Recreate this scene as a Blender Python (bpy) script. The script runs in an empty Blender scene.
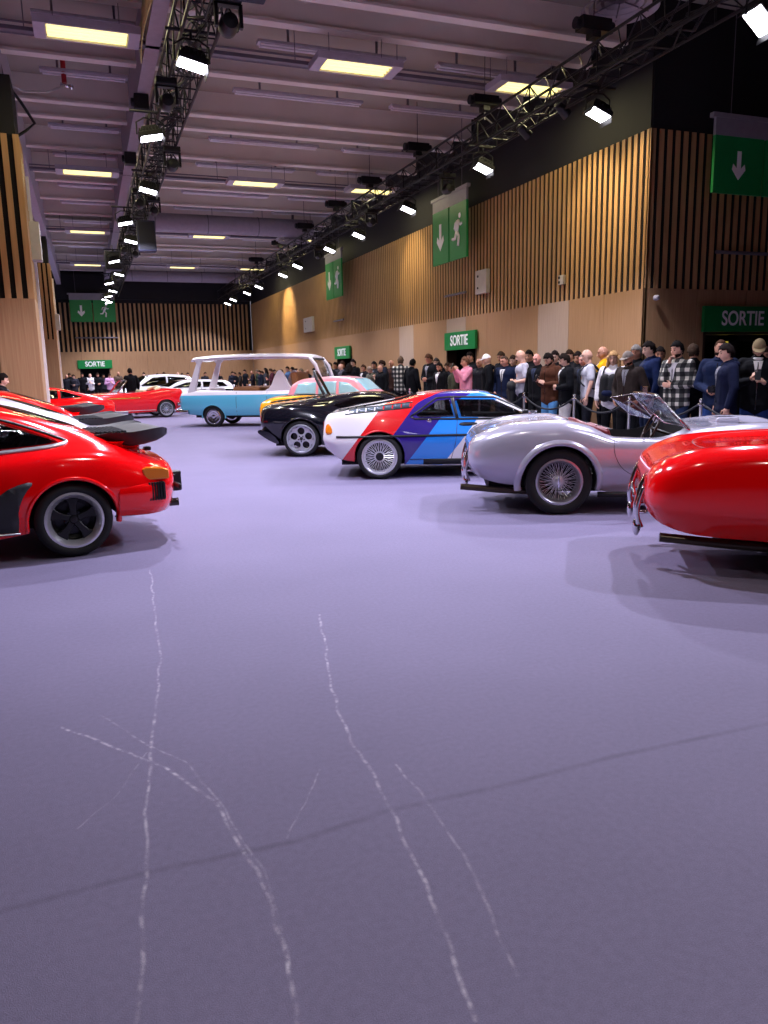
import bpy, bmesh, math, random
from mathutils import Vector, Matrix, Euler
from mathutils.bvhtree import BVHTree
from mathutils.geometry import tessellate_polygon
PI = math.pi
R = math.radians
sc = bpy.context.scene
COL = sc.collection
rng = random.Random(7)

# ------------------------------------------------------------------ camera
cam_d = bpy.data.cameras.new('camera')
cam_d.sensor_fit = 'HORIZONTAL'; cam_d.sensor_width = 36.0; cam_d.lens = 36.0 * 769 / 768
cam_d.clip_end = 300
cam = bpy.data.objects.new('camera', cam_d); COL.objects.link(cam)
yaw, pitch, roll = R(20.57), R(10.44), R(-1.17)
F_ = Vector((math.sin(yaw) * math.cos(pitch), math.cos(yaw) * math.cos(pitch), -math.sin(pitch)))
R0 = Vector((math.cos(yaw), -math.sin(yaw), 0)); U0 = R0.cross(F_)
R1 = R0 * math.cos(roll) + U0 * math.sin(roll); U1 = U0 * math.cos(roll) - R0 * math.sin(roll)
mw = Matrix((R1, U1, -F_)).transposed().to_4x4(); mw.translation = (0, 0, 1.5)
cam.matrix_world = mw
sc.camera = cam

# ------------------------------------------------------------------ world, exposure
w = bpy.data.worlds.new('hall_air'); sc.world = w; w.use_nodes = True
w.node_tree.nodes['Background'].inputs[0].default_value = (0.60, 0.56, 0.66, 1)
w.node_tree.nodes['Background'].inputs[1].default_value = 0.45
vs = sc.view_settings
vs.view_transform = 'Standard'; vs.look = 'None'; vs.gamma = 1.0; vs.use_curve_mapping = False
vs.exposure = 0.0
sc.display_settings.display_device = 'sRGB'
FLOOD_W = 1120.0
FLOOD_COL = (0.88, 0.87, 1.10)
FLUO_W = 60.0
FLUO_COL = (1.0, 0.90, 0.50)

# ------------------------------------------------------------------ materials
def lin(c):
    if isinstance(c, str):
        c = [int(c[i:i + 2], 16) / 255 for i in (0, 2, 4)]
    return tuple((v / 12.92 if v <= 0.04045 else ((v + 0.055) / 1.055) ** 2.4) for v in c[:3]) + (1,)
MATS = {}
def M(name, c='808080', rough=0.5, metal=0.0, coat=0.0, vary=0.06, scale=8.0, emit=None, es=0.0, trans=0.0, bump=0.0, spec=0.5, ior=1.45):
    if name in MATS: return MATS[name]
    m = bpy.data.materials.new(name); m.use_nodes = True
    nt = m.node_tree; b = nt.nodes['Principled BSDF']
    col = lin(c)
    b.inputs['Base Color'].default_value = col
    b.inputs['Roughness'].default_value = rough
    b.inputs['Metallic'].default_value = metal
    b.inputs['Coat Weight'].default_value = coat
    b.inputs['Coat Roughness'].default_value = 0.03
    b.inputs['Specular IOR Level'].default_value = spec
    b.inputs['IOR'].default_value = ior
    if trans: b.inputs['Transmission Weight'].default_value = trans
    if emit:
        b.inputs['Emission Color'].default_value = lin(emit); b.inputs['Emission Strength'].default_value = es
    if vary > 0 and not emit:
        tc = nt.nodes.new('ShaderNodeTexCoord'); n = nt.nodes.new('ShaderNodeTexNoise')
        n.inputs['Scale'].default_value = scale; n.inputs['Detail'].default_value = 4
        nt.links.new(tc.outputs['Object'], n.inputs['Vector'])
        mr = nt.nodes.new('ShaderNodeMapRange')
        mr.inputs['From Min'].default_value = 0.3; mr.inputs['From Max'].default_value = 0.7
        mr.inputs['To Min'].default_value = 1 - vary; mr.inputs['To Max'].default_value = 1 + vary
        nt.links.new(n.outputs['Fac'], mr.inputs['Value'])
        vm = nt.nodes.new('ShaderNodeVectorMath'); vm.operation = 'SCALE'
        vm.inputs[0].default_value = col[:3]
        nt.links.new(mr.outputs[0], vm.inputs['Scale'])
        nt.links.new(vm.outputs[0], b.inputs['Base Color'])
        if bump:
            bp = nt.nodes.new('ShaderNodeBump'); bp.inputs['Strength'].default_value = bump; bp.inputs['Distance'].default_value = 0.01
            nt.links.new(n.outputs['Fac'], bp.inputs['Height']); nt.links.new(bp.outputs[0], b.inputs['Normal'])
    MATS[name] = m
    return m

def glass_mat(name, c, alpha, rough=0.02):
    """thin pane: mostly clear tinted film plus gloss"""
    if name in MATS: return MATS[name]
    m = bpy.data.materials.new(name); m.use_nodes = True
    nt = m.node_tree; nt.nodes.clear()
    out = nt.nodes.new('ShaderNodeOutputMaterial'); mx = nt.nodes.new('ShaderNodeMixShader')
    tr = nt.nodes.new('ShaderNodeBsdfTransparent'); gl = nt.nodes.new('ShaderNodeBsdfGlossy')
    tr.inputs[0].default_value = lin(c); gl.inputs['Roughness'].default_value = rough
    gl.inputs[0].default_value = (0.9, 0.92, 1, 1)
    fr = nt.nodes.new('ShaderNodeFresnel'); fr.inputs[0].default_value = 1.45
    ad = nt.nodes.new('ShaderNodeMath'); ad.operation = 'MULTIPLY_ADD'; ad.inputs[1].default_value = .5; ad.inputs[2].default_value = alpha
    nt.links.new(fr.outputs[0], ad.inputs[0]); nt.links.new(ad.outputs[0], mx.inputs[0])
    nt.links.new(tr.outputs[0], mx.inputs[1]); nt.links.new(gl.outputs[0], mx.inputs[2])
    nt.links.new(mx.outputs[0], out.inputs[0])
    MATS[name] = m
    return m

# ------------------------------------------------------------------ geometry helpers
class MB:
    def __init__(s): s.v = []; s.f = []; s.mi = []; s.cur = 0
    def add(s, vs, fs):
        o = len(s.v); s.v += [tuple(p) for p in vs]
        for f in fs: s.f.append(tuple(i + o for i in f)); s.mi.append(s.cur)
        return s
    def box(s, a, b, rot=None, c=None):
        x0, y0, z0 = a; x1, y1, z1 = b
        vs = [Vector(p) for p in ((x0,y0,z0),(x1,y0,z0),(x1,y1,z0),(x0,y1,z0),(x0,y0,z1),(x1,y0,z1),(x1,y1,z1),(x0,y1,z1))]
        if rot is not None:
            cc = Vector(c) if c else (Vector(a) + Vector(b)) / 2
            vs = [rot @ (p - cc) + cc for p in vs]
        return s.add(vs, [(0,3,2,1),(4,5,6,7),(0,1,5,4),(1,2,6,5),(2,3,7,6),(3,0,4,7)])
    def cyl(s, p0, p1, r0, r1=None, n=12, caps=True):
        p0 = Vector(p0); p1 = Vector(p1); r1 = r0 if r1 is None else r1
        d = (p1 - p0).normalized(); a = d.orthogonal().normalized(); b = d.cross(a)
        vs = []
        for p, r in ((p0, r0), (p1, r1)):
            for i in range(n):
                t = 2 * PI * i / n; vs.append(p + a * (r * math.cos(t)) + b * (r * math.sin(t)))
        fs = [(i, (i + 1) % n, n + (i + 1) % n, n + i) for i in range(n)]
        if caps: fs += [tuple(range(n - 1, -1, -1)), tuple(range(n, 2 * n))]
        return s.add(vs, fs)
    def tube(s, pts, r, n=8, closed=False, caps=True):
        pts = [Vector(p) for p in pts]; N = len(pts); rr = r if isinstance(r, (list, tuple)) else [r] * N
        vs = []; prev = None
        for i, p in enumerate(pts):
            if closed: d = pts[(i + 1) % N] - pts[i - 1]
            else: d = pts[min(i + 1, N - 1)] - pts[max(i - 1, 0)]
            d = d.normalized() if d.length > 1e-9 else Vector((0, 0, 1))
            a = d.orthogonal().normalized() if prev is None else (prev - d * prev.dot(d))
            a = a.normalized() if a.length > 1e-6 else d.orthogonal().normalized()
            prev = a; b = d.cross(a)
            for k in range(n):
                t = 2 * PI * k / n; vs.append(p + (a * math.cos(t) + b * math.sin(t)) * rr[i])
        fs = []
        for i in range(N if closed else N - 1):
            j = (i + 1) % N
            for k in range(n):
                k2 = (k + 1) % n; fs.append((i * n + k, i * n + k2, j * n + k2, j * n + k))
        if not closed and caps:
            fs += [tuple(range(n - 1, -1, -1)), tuple((N - 1) * n + k for k in range(n))]
        return s.add(vs, fs)
    def lathe(s, prof, n=32, axis='z', c=(0, 0, 0), a0=0, closed=False):
        """prof: list of (radius, height along the axis)"""
        vs = []; N = len(prof)
        for r, h in prof:
            for k in range(n):
                t = 2 * PI * k / n + a0; x, y = r * math.cos(t), r * math.sin(t)
                p = (x, y, h) if axis == 'z' else ((x, h, y) if axis == 'y' else (h, x, y))
                vs.append((p[0] + c[0], p[1] + c[1], p[2] + c[2]))
        fs = []
        for i in range(N if closed else N - 1):
            j = (i + 1) % N
            for k in range(n):
                k2 = (k + 1) % n; fs.append((i * n + k, i * n + k2, j * n + k2, j * n + k))
        return s.add(vs, fs)
    def ell(s, c, r, n=12, m=8, rot=None):
        vs = []; c = Vector(c)
        for i in range(m + 1):
            a = PI * i / m
            for k in range(n):
                t = 2 * PI * k / n
                p = Vector((r[0] * math.sin(a) * math.cos(t), r[1] * math.sin(a) * math.sin(t), r[2] * math.cos(a)))
                if rot is not None: p = rot @ p
                vs.append(c + p)
        fs = []
        for i in range(m):
            for k in range(n):
                k2 = (k + 1) % n; fs.append((i * n + k, (i + 1) * n + k, (i + 1) * n + k2, i * n + k2))
        return s.add(vs, fs)
    def prism(s, poly, z0, z1, to=lambda x, y, z: (x, y, z)):
        n = len(poly)
        vs = [to(x, y, z0) for x, y in poly] + [to(x, y, z1) for x, y in poly]
        fs = [tuple(range(n - 1, -1, -1)), tuple(range(n, 2 * n))] + [(i, (i + 1) % n, n + (i + 1) % n, n + i) for i in range(n)]
        return s.add(vs, fs)
    def build(s, name, mats, parent=None, smooth=False, bevel=0.0, loc=None, fix=True, angle=None):
        me = bpy.data.meshes.new(name); me.from_pydata(s.v, [], s.f)
        if not isinstance(mats, (list, tuple)): mats = [mats]
        for m in mats: me.materials.append(m)
        if len(mats) > 1: me.polygons.foreach_set('material_index', s.mi)
        if fix:
            bm = bmesh.new(); bm.from_mesh(me)
            bmesh.ops.remove_doubles(bm, verts=bm.verts, dist=1e-5)
            bmesh.ops.recalc_face_normals(bm, faces=bm.faces); bm.to_mesh(me); bm.free()
        if smooth: me.polygons.foreach_set('use_smooth', [True] * len(me.polygons))
        if smooth and angle: me.set_sharp_from_angle(angle=R(angle))
        o = bpy.data.objects.new(name, me); COL.objects.link(o)
        if parent is not None: o.parent = parent
        if loc is not None: o.location = loc
        if bevel:
            bv = o.modifiers.new('bevel', 'BEVEL'); bv.width = bevel; bv.segments = 2; bv.limit_method = 'ANGLE'
        return o

def tag(o, label=None, cat=None, group=None, kind=None):
    if label: o['label'] = label
    if cat: o['category'] = cat
    if group: o['group'] = group
    if kind: o['kind'] = kind
    return o
def empty(name, loc=(0, 0, 0), rz=0.0, label=None, cat=None, group=None):
    o = bpy.data.objects.new(name, None); COL.objects.link(o); o.empty_display_size = 0.2
    o.location = loc; o.rotation_euler = (0, 0, rz)
    return tag(o, label, cat, group)
def copy_tree(o, parent=None):
    c = o.copy(); COL.objects.link(c)
    if parent is not None: c.parent = parent
    for ch in list(KIDS.get(o.name, [])) or list(o.children): copy_tree(ch, c)
    return c
KIDS = {}
def text(name, body, size, mat, parent, loc, rot, depth=0.004, sx=1.0):
    cu = bpy.data.curves.new(name, 'FONT'); cu.body = body; cu.size = size; cu.extrude = depth; cu.offset = 0.006
    cu.align_x = 'CENTER'; cu.align_y = 'CENTER'; cu.materials.append(mat)
    tmp = bpy.data.objects.new(name + '_curve', cu); COL.objects.link(tmp)
    me = bpy.data.meshes.new_from_object(tmp.evaluated_get(bpy.context.evaluated_depsgraph_get())); bpy.data.objects.remove(tmp)
    o = bpy.data.objects.new(name, me); COL.objects.link(o); o.parent = parent; o.location = loc; o.rotation_euler = rot
    o.scale = (sx, 1, 1)
    return o
# ------------------------------------------------------------------ floor: lilac exhibition carpet with tyre scuffs and a seam
def floor_material():
    m = bpy.data.materials.new('lilac_carpet'); m.use_nodes = True
    nt = m.node_tree; N = nt.nodes; L = nt.links; b = N['Principled BSDF']
    b.inputs['Roughness'].default_value = 0.8; b.inputs['Specular IOR Level'].default_value = 0.2
    geo = N.new('ShaderNodeNewGeometry')
    def noise(scale, detail=3):
        n = N.new('ShaderNodeTexNoise'); n.inputs['Scale'].default_value = scale; n.inputs['Detail'].default_value = detail
        L.new(geo.outputs['Position'], n.inputs['Vector']); return n.outputs['Fac']
    def math_(op, a, b_=None, c=None):
        n = N.new('ShaderNodeMath'); n.operation = op
        for i, v in enumerate((a, b_, c)):
            if v is None: continue
            if isinstance(v, (int, float)): n.inputs[i].default_value = v
            else: L.new(v, n.inputs[i])
        return n.outputs[0]
    def mr(v, a, b_, c, d):
        n = N.new('ShaderNodeMapRange'); n.inputs[1].default_value = a; n.inputs[2].default_value = b_
        n.inputs[3].default_value = c; n.inputs[4].default_value = d; L.new(v, n.inputs[0]); return n.outputs[0]
    sep = N.new('ShaderNodeSeparateXYZ'); L.new(geo.outputs['Position'], sep.inputs[0]); X, Y = sep.outputs[0], sep.outputs[1]
    wob = noise(3.0, 2); X = math_('ADD', X, mr(wob, 0.3, 0.7, -0.012, 0.012))
    def seg(p, q):
        (ax, ay), (bx, by) = p, q; dx, dy = bx - ax, by - ay; l2 = dx * dx + dy * dy
        u = math_('SUBTRACT', X, ax); v = math_('SUBTRACT', Y, ay)
        t = math_('DIVIDE', math_('ADD', math_('MULTIPLY', u, dx), math_('MULTIPLY', v, dy)), l2)
        n = N.new('ShaderNodeClamp'); L.new(t, n.inputs[0]); t = n.outputs[0]
        ex = math_('SUBTRACT', u, math_('MULTIPLY', t, dx)); ey = math_('SUBTRACT', v, math_('MULTIPLY', t, dy))
        return math_('SQRT', math_('ADD', math_('MULTIPLY', ex, ex), math_('MULTIPLY', ey, ey)))
    def poly(pts):
        d = None
        for p, q in zip(pts, pts[1:]):
            s = seg(p, q); d = s if d is None else math_('MINIMUM', d, s)
        return d
    SC = SCUFFS
    scratch = None
    patch = noise(26, 5); patch2 = noise(5, 3)
    for pts, wd, st in SC:
        k = mr(poly(pts), wd * 0.1, wd * .6, st * .85, 0.0)
        k = math_('MULTIPLY', k, mr(patch, 0.42, 0.62, 0.1, 1.0)); k = math_('MULTIPLY', k, mr(patch2, 0.35, 0.6, 0.35, 1.0))
        scratch = k if scratch is None else math_('MAXIMUM', scratch, k)
    seam = mr(poly(SEAM), 0.004, 0.022, 0.22, 0.0)
    seam = math_('MULTIPLY', seam, mr(patch2, 0.3, 0.7, 0.4, 1.0))
    fine = noise(260, 2); mid = noise(38, 4); big = noise(0.9, 4)
    base = math_('MULTIPLY', math_('MULTIPLY', mr(fine, 0.3, 0.7, 0.86, 1.14), mr(mid, 0.3, 0.7, 0.94, 1.06)), mr(big, 0.3, 0.7, 0.95, 1.05))
    base = math_('MULTIPLY', base, math_('SUBTRACT', 1.0, seam))
    vm = N.new('ShaderNodeVectorMath'); vm.operation = 'SCALE'; vm.inputs[0].default_value = lin('766f8a')[:3]
    L.new(base, vm.inputs['Scale'])
    mx = N.new('ShaderNodeMix'); mx.data_type = 'RGBA'
    L.new(scratch, mx.inputs[0]); L.new(vm.outputs[0], mx.inputs[6]); mx.inputs[7].default_value = lin('d6cede')
    L.new(mx.outputs[2], b.inputs['Base Color'])
    bp = N.new('ShaderNodeBump'); bp.inputs['Strength'].default_value = 0.25; bp.inputs['Distance'].default_value = 0.004
    L.new(fine, bp.inputs['Height']); L.new(bp.outputs[0], b.inputs['Normal'])
    return m
SCUFFS = [([(0.33, 6.12), (0.25, 4.24), (0.19, 3.68), (0.09, 2.82), (0.04, 2.22), (0.0, 1.88), (-0.02, 1.68)], 0.016, 0.55), ([(-0.24, 3.43), (0.03, 3.08), (0.2, 2.81), (0.3, 2.55), (0.34, 2.22), (0.37, 1.98), (0.37, 1.79), (0.33, 1.54)], 0.017, 0.75), ([(-0.07, 3.49), (0.11, 3.11), (0.25, 2.87), (0.32, 2.5), (0.37, 2.13), (0.38, 1.85)], 0.013, 0.4), ([(1.24, 4.48), (0.97, 3.34), (0.88, 2.78), (0.89, 2.52), (0.85, 2.17), (0.81, 1.85), (0.78, 1.64), (0.72, 1.39)], 0.017, 0.6), ([(0.99, 2.56), (1.0, 2.36), (0.98, 1.98), (0.93, 1.71), (0.89, 1.47)], 0.014, 0.4), ([(0.71, 2.64), (0.56, 2.4), (0.48, 2.26)], 0.01, 0.3), ([(0.11, 3.06), (-0.05, 2.73), (-0.17, 2.58)], 0.01, 0.25)]
SEAM = [(-0.36, 2.23), (0.05, 2.25), (0.52, 2.23), (0.83, 2.28), (1.28, 2.27), (1.83, 2.29), (2.56, 2.27)]
HX0, HX1, HY1 = -14.0, 22.0, 50.0      # hall extents
WX, WY = 10.0, 12.34                   # corner of the right wall
fl = MB().box((HX0, -12, -0.1), (HX1, HY1, 0)).build('floor', floor_material()); tag(fl, kind='structure')

# ------------------------------------------------------------------ walls
def wood_mat(name, c, c2, sx=26.0, rough=0.5):
    m = bpy.data.materials.new(name); m.use_nodes = True; nt = m.node_tree; b = nt.nodes['Principled BSDF']
    tc = nt.nodes.new('ShaderNodeTexCoord'); mp = nt.nodes.new('ShaderNodeMapping'); mp.inputs['Scale'].default_value = (sx, sx, 0.9)
    n = nt.nodes.new('ShaderNodeTexNoise'); n.inputs['Scale'].default_value = 1.6; n.inputs['Detail'].default_value = 5
    cr = nt.nodes.new('ShaderNodeValToRGB'); cr.color_ramp.elements[0].position = 0.3; cr.color_ramp.elements[1].position = 0.72
    cr.color_ramp.elements[0].color = lin(c); cr.color_ramp.elements[1].color = lin(c2)
    nt.links.new(tc.outputs['Object'], mp.inputs[0]); nt.links.new(mp.outputs[0], n.inputs['Vector'])
    nt.links.new(n.outputs['Fac'], cr.inputs[0]); nt.links.new(cr.outputs[0], b.inputs['Base Color'])
    b.inputs['Roughness'].default_value = rough
    MATS[name] = m
    return m
WOOD = wood_mat('oak_panel', '987350', 'ab8660')
WOOD2 = wood_mat('pale_panel', 'a8917e', 'b6a08c')
SLAT = wood_mat('oak_slat', 'a87f52', 'bc9364', 9.0)
BLACK = M('matt_black_wall', '17161a', 0.75, vary=0.1, scale=1.0)
VOID = M('slat_gap_black', '0b0a0c', 0.95, vary=0)
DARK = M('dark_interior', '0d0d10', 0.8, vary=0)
ZS0, ZS1, ZT = 2.93, 5.76, 8.3          # slat band bottom / top, top of the wall

def wall(name, A, B, nrm, doors=(), pale=(), pitch=0.18, slat_w=0.095, ztop=ZT, seed=1):
    """A->B on the floor plan, nrm points into the hall"""
    A = Vector((A[0], A[1], 0)); B = Vector((B[0], B[1], 0)); d = (B - A); Ln = d.length; d.normalize(); n = Vector((nrm[0], nrm[1], 0))
    def P(s, t, z): q = A + d * s + n * t; return (q.x, q.y, z)
    def bx(mb, s0, s1, t0, t1, z0, z1):
        vs = [P(s0,t0,z0),P(s1,t0,z0),P(s1,t1,z0),P(s0,t1,z0),P(s0,t0,z1),P(s1,t0,z1),P(s1,t1,z1),P(s0,t1,z1)]
        mb.add(vs, [(0,3,2,1),(4,5,6,7),(0,1,5,4),(1,2,6,5),(2,3,7,6),(3,0,4,7)])
    mb = MB(); bx(mb, 0.06, Ln, -0.3, -0.03, ZS0, ztop)
    s = 0.06                                        # masonry below, with the door openings left out
    for a, b in sorted(doors) + [(Ln, Ln)]:
        if a > s: bx(mb, s, a, -0.3, -0.05, 0, ZS0)
        if b > a: bx(mb, a, b, -0.3, -0.05, 2.12, ZS0)
        s = b
    w_ = mb.build(name, [BLACK]); tag(w_, kind='structure')
    mb = MB(); mbp = MB()
    edges = [0.0]; rs = random.Random(seed)
    while edges[-1] < Ln - 1.3: edges.append(edges[-1] + 1.25)
    edges.append(Ln)
    for i in range(len(edges) - 1):
        a, b = edges[i] + 0.004, edges[i + 1] - 0.004
        t = mbp if i in pale else mb
        segs = [(a, b, 0.0)]
        for da, db in doors:
            new = []
            for (p, q, z0) in segs:
                if z0 > 0 or q <= da or p >= db: new.append((p, q, z0)); continue
                if p < da: new.append((p, da, 0))
                new.append((max(p, da), min(q, db), 2.12))
                if q > db: new.append((db, q, 0))
            segs = new
        for (p, q, z0) in segs: bx(t, p, q, -0.05, 0.0, z0, ZS0)
    o = mb.build('wood_panelling', [WOOD], w_)
    if mbp.v: mbp.build('pale_panelling', [WOOD2], w_)
    mb = MB(); k = int(Ln / pitch)
    for i in range(k): bx(mb, i * pitch + 0.02, i * pitch + 0.02 + slat_w, -0.018, 0.0, ZS0, ZS1)
    mb.build('wall_slats', [SLAT], w_)
    mb = MB(); bx(mb, 0.02, Ln, -0.024, -0.018, ZS0, ZS1); mb.build('slat_backing', [VOID], w_)
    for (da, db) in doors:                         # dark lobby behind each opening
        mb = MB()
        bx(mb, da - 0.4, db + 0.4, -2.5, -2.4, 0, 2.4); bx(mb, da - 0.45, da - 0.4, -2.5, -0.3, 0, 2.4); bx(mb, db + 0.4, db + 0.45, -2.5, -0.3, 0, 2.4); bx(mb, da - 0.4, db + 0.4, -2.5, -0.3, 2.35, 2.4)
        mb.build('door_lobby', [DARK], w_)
        mb = MB()
        for s_ in (da, db - 0.05): bx(mb, s_, s_ + 0.05, -0.3, 0.01, 0, 2.12)
        bx(mb, da, db, -0.3, 0.01, 2.07, 2.12); mb.build('door_frame', [M('door_frame_brown', '3a2a20', 0.5)], w_)
    return w_, P
wr, PR = wall('wall_right', (WX, WY), (WX, HY1), (-1, 0), doors=[(6.85, 8.75), (17.6, 19.6)], pale=(2, 6, 9), pitch=0.18)
wb, PB = wall('wall_back', (HX0, HY1), (WX, HY1), (0, -1), doors=[(13.6, 15.3)], seed=3, pitch=0.26, slat_w=0.12)
wc, PC = wall('wall_side_right', (WX + 0.0, WY), (HX1, WY), (0, -1), doors=[(1.45, 3.65)], pitch=0.185, slat_w=0.1)
# wooden corner post where the two right walls meet
MB().box((WX + 0.0, WY + 0.0, 0), (WX + 0.055, WY + 0.055, ZS1)).build('trim_1', [WOOD]); tag(bpy.data.objects['trim_1'], kind='structure')
for nm, a, b in (('wall_left', (HX0 - 0.2, -12, 0), (HX0, HY1, ZT)), ('wall_front', (HX0, -12.2, 0), (HX1, -12, ZT)), ('wall_far_right', (HX1, -12, 0), (HX1 + 0.2, WY, ZT))):
    tag(MB().box(a, b).build(nm, [M('plain_dark_wall', '5a4f48', 0.8)]), kind='structure')
# glazed door leaves behind the opening on the side wall, yellow light beyond
t = MB(); 
for s0, s1 in ((1.5, 2.5), (2.6, 3.6)):
    for a, b, z0, z1 in ((s0, s0 + 0.22, 0, 2.1), (s1 - 0.22, s1, 0, 2.1), (s0, s1, 1.95, 2.1), (s0, s1, 0, 0.9)):
        t.box((WX + a, WY + 0.5, z0), (WX + b, WY + 0.55, z1))
dr = t.build('door_1', [DARK]); tag(dr, kind='structure')
t = MB()
for a, b in ((1.58, 1.72), (2.3, 2.55), (3.3, 3.5)): t.box((WX + a, WY + 0.46, 1.35), (WX + b, WY + 0.49, 1.95))
t.build('lit_door_pane', [M('yellow_lit_pane', 'c9b13a', 0.4, emit='c9b13a', es=0.7)], dr)

# ------------------------------------------------------------------ ceiling
CEIL = M('ceiling_panel', '9f988c', 0.85, vary=0.05, scale=0.7)
CEILB = M('ceiling_beam', 'e2dbd0', 0.8, vary=0.05, scale=1.5)
ZC, ZB = 7.95, 7.42
c = MB().box((HX0, -12, ZC), (HX1, HY1, ZC + 0.2)).build('ceiling', [CEIL]); tag(c, kind='structure')
mb = MB()
by = -10.0; ys = []
y0 = 14.3
for k in range(-9, 14):
    for off in (0.0, 2.62, 5.25): 
        y = y0 + k * 6.35 + off
        if -11.5 < y < 49.5: ys.append(y)
ys = sorted(set(round(y, 2) for y in ys))
for y in ys:
    for x0, x1 in ((HX0, -1.2), (-1.0, 1.4), (1.62, HX1 if y < WY else WX)):
        mb.prism([(y - .045, ZC), (y - .045, ZB + .08), (y - .11, ZB + .05), (y - .11, ZB), (y + .11, ZB), (y + .11, ZB + .05), (y + .045, ZB + .08), (y + .045, ZC)], x0, x1, lambda a, b, c: (c, a, b))
mb.build('ceiling_joists', [CEILB], c)
mb = MB().box((1.38, -12, 7.0), (1.62, HY1, ZC)).box((-1.25, -12, 6.75), (-1.0, HY1, ZC))
mb.build('ceiling_main_beam', [M('main_beam_grey', 'b0aab4', 0.8)], c)
# black drop above the far wall
mb = MB().box((HX0, HY1 - 0.35, 5.95), (WX, HY1 - 0.05, 7.35)); mb.build('ceiling_bulkhead', [BLACK], c)
# panelled pilasters under the left main beam
def column(nm, x0, x1, y0, y1, ztop=6.75):
    col = MB().box((x0 + .05, y0 + .05, 0), (x1 - .05, y1 - .05, ztop)).build(nm, [BLACK]); tag(col, kind='structure')
    mb = MB().box((x0, y0, 0), (x1, y0 + 0.05, ZS0)).box((x1 - 0.05, y0 + .05, 0), (x1, y1, ZS0)); mb.build('wood_panelling', [WOOD], col)
    mb = MB(); n = int((x1 - x0) / 0.185)
    for i in range(n + 1):
        a = x0 + i * (x1 - x0 - 0.1) / n; mb.box((a, y0, ZS0), (a + 0.1, y0 + 0.05, ZS1))
    k = max(1, int((y1 - y0) / 0.2))
    for i in range(1, k): 
        a = y0 + i * 0.2; mb.box((x1 - 0.05, a, ZS0), (x1, a + 0.1, ZS1))
    mb.build('wall_slats', [SLAT], col)
    mb = MB().box((x0 + .03, y0 + .048, ZS0), (x1 - .03, y1, ZS1)); mb.build('slat_backing', [VOID], col)
    mb = MB().box((x1, y1 - 0.12, 0), (x1 + 0.05, y1 - 0.04, 5.3)); mb.build('white_edge_strip', [M('white_strip', 'd8cfd0', 0.5)], col)
    return col
column('wall_pilaster_left', -1.48, -0.80, 16.0, 17.2)
column('wall_pilaster_rear_left', -1.75, -1.0, 33.0, 34.0)
column('wall_pilaster_middle_left', -1.5, -1.08, 23.0, 23.6)

# ------------------------------------------------------------------ ceiling fittings
WHITEM = M('white_metal', 'b9b3bd', 0.5)
GREYP = M('grey_pipe', '6d6770', 0.5)
BLK = M('black_powder_coat', '121216', 0.5, vary=0.05)
fl_on = M('fluorescent_tube', 'fff2b0', emit='fbeea0', es=1.5, vary=0)
def luminaire(x, y, z=6.9):
    t = empty('hanging_luminaire', (x, y, z))
    mb = MB().box((-.8, -.32, 0.04), (.8, .32, 0.09)).box((-.8, -.32, -.03), (-.62, .32, .04)).box((.62, -.32, -.03), (.8, .32, .04)).box((-.62, -.32, -.03), (.62, -.28, .04)).box((-.62, .28, -.03), (.62, .32, .04))
    mb.build('luminaire_housing', [WHITEM], t, bevel=0.004)
    mb = MB()
    for k in range(4): mb.cyl((-.6, -.2 + k * .133, 0), (.6, -.2 + k * .133, 0), .026, n=8)
    mb.build('fluorescent_tubes', [fl_on], t, smooth=True)
    MB().box((-.61, -.27, .03), (.61, .27, .038)).build('reflector', [M('warm_reflector', 'f5e9a0', emit='efe08a', es=.8)], t)
    for sx in (-.5, .5): MB().cyl((sx, 0, .09), (sx, 0, ZC - z), .006, n=6).build('suspension_wire', [GREYP], t)
    ld = bpy.data.lights.new('fluorescent_glow', 'AREA'); ld.shape = 'RECTANGLE'; ld.size = 1.2; ld.size_y = 0.5; ld.energy = FLUO_W; ld.color = FLUO_COL
    lo = bpy.data.objects.new('fluorescent_glow', ld); COL.objects.link(lo); lo.parent = t; lo.location = (0, 0, -0.05)
    return t
names = {0.45: 'left', 5.0: 'middle', 8.9: 'right'}
rowname = {14.3: 'nearest', 23.4: 'second', 32.6: 'third', 42.0: 'farthest'}
for y in (5.2, 14.3, 23.4, 32.6, 42.0):
    for x in (0.45, 5.0, 8.6):
        if y == 5.2: continue
        t = luminaire(x, y)
        tag(t, 'hanging yellow-lit tube luminaire, %s of the %s crosswise row in view' % (names.get(x, 'right'), rowname[y]), 'ceiling light', 'tube luminaires under the hall ceiling')
# electrical trays over each row of luminaires
for i, y in enumerate((14.3, 23.4, 32.6, 42.0)):
    mb = MB().box((-4, y + .42, 7.0), (WX - .2, y + .54, 7.06)).cyl((-4, y + .62, 7.03), (WX - .3, y + .62, 7.03), .03, n=8).cyl((-4, y + .36, 7.1), (WX - .3, y + .36, 7.1), .018, n=8)
    for xx in (-3, -.5, 2, 4, 6, 8): mb.cyl((xx, y + .48, 7.06), (xx, y + .48, ZC), .008, n=6)
    tag(mb.build('cable_tray', [GREYP]), '%s grey cable tray running crosswise under the ceiling above the luminaires' % rowname[y], 'cable tray', 'cable trays under the ceiling')
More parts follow.
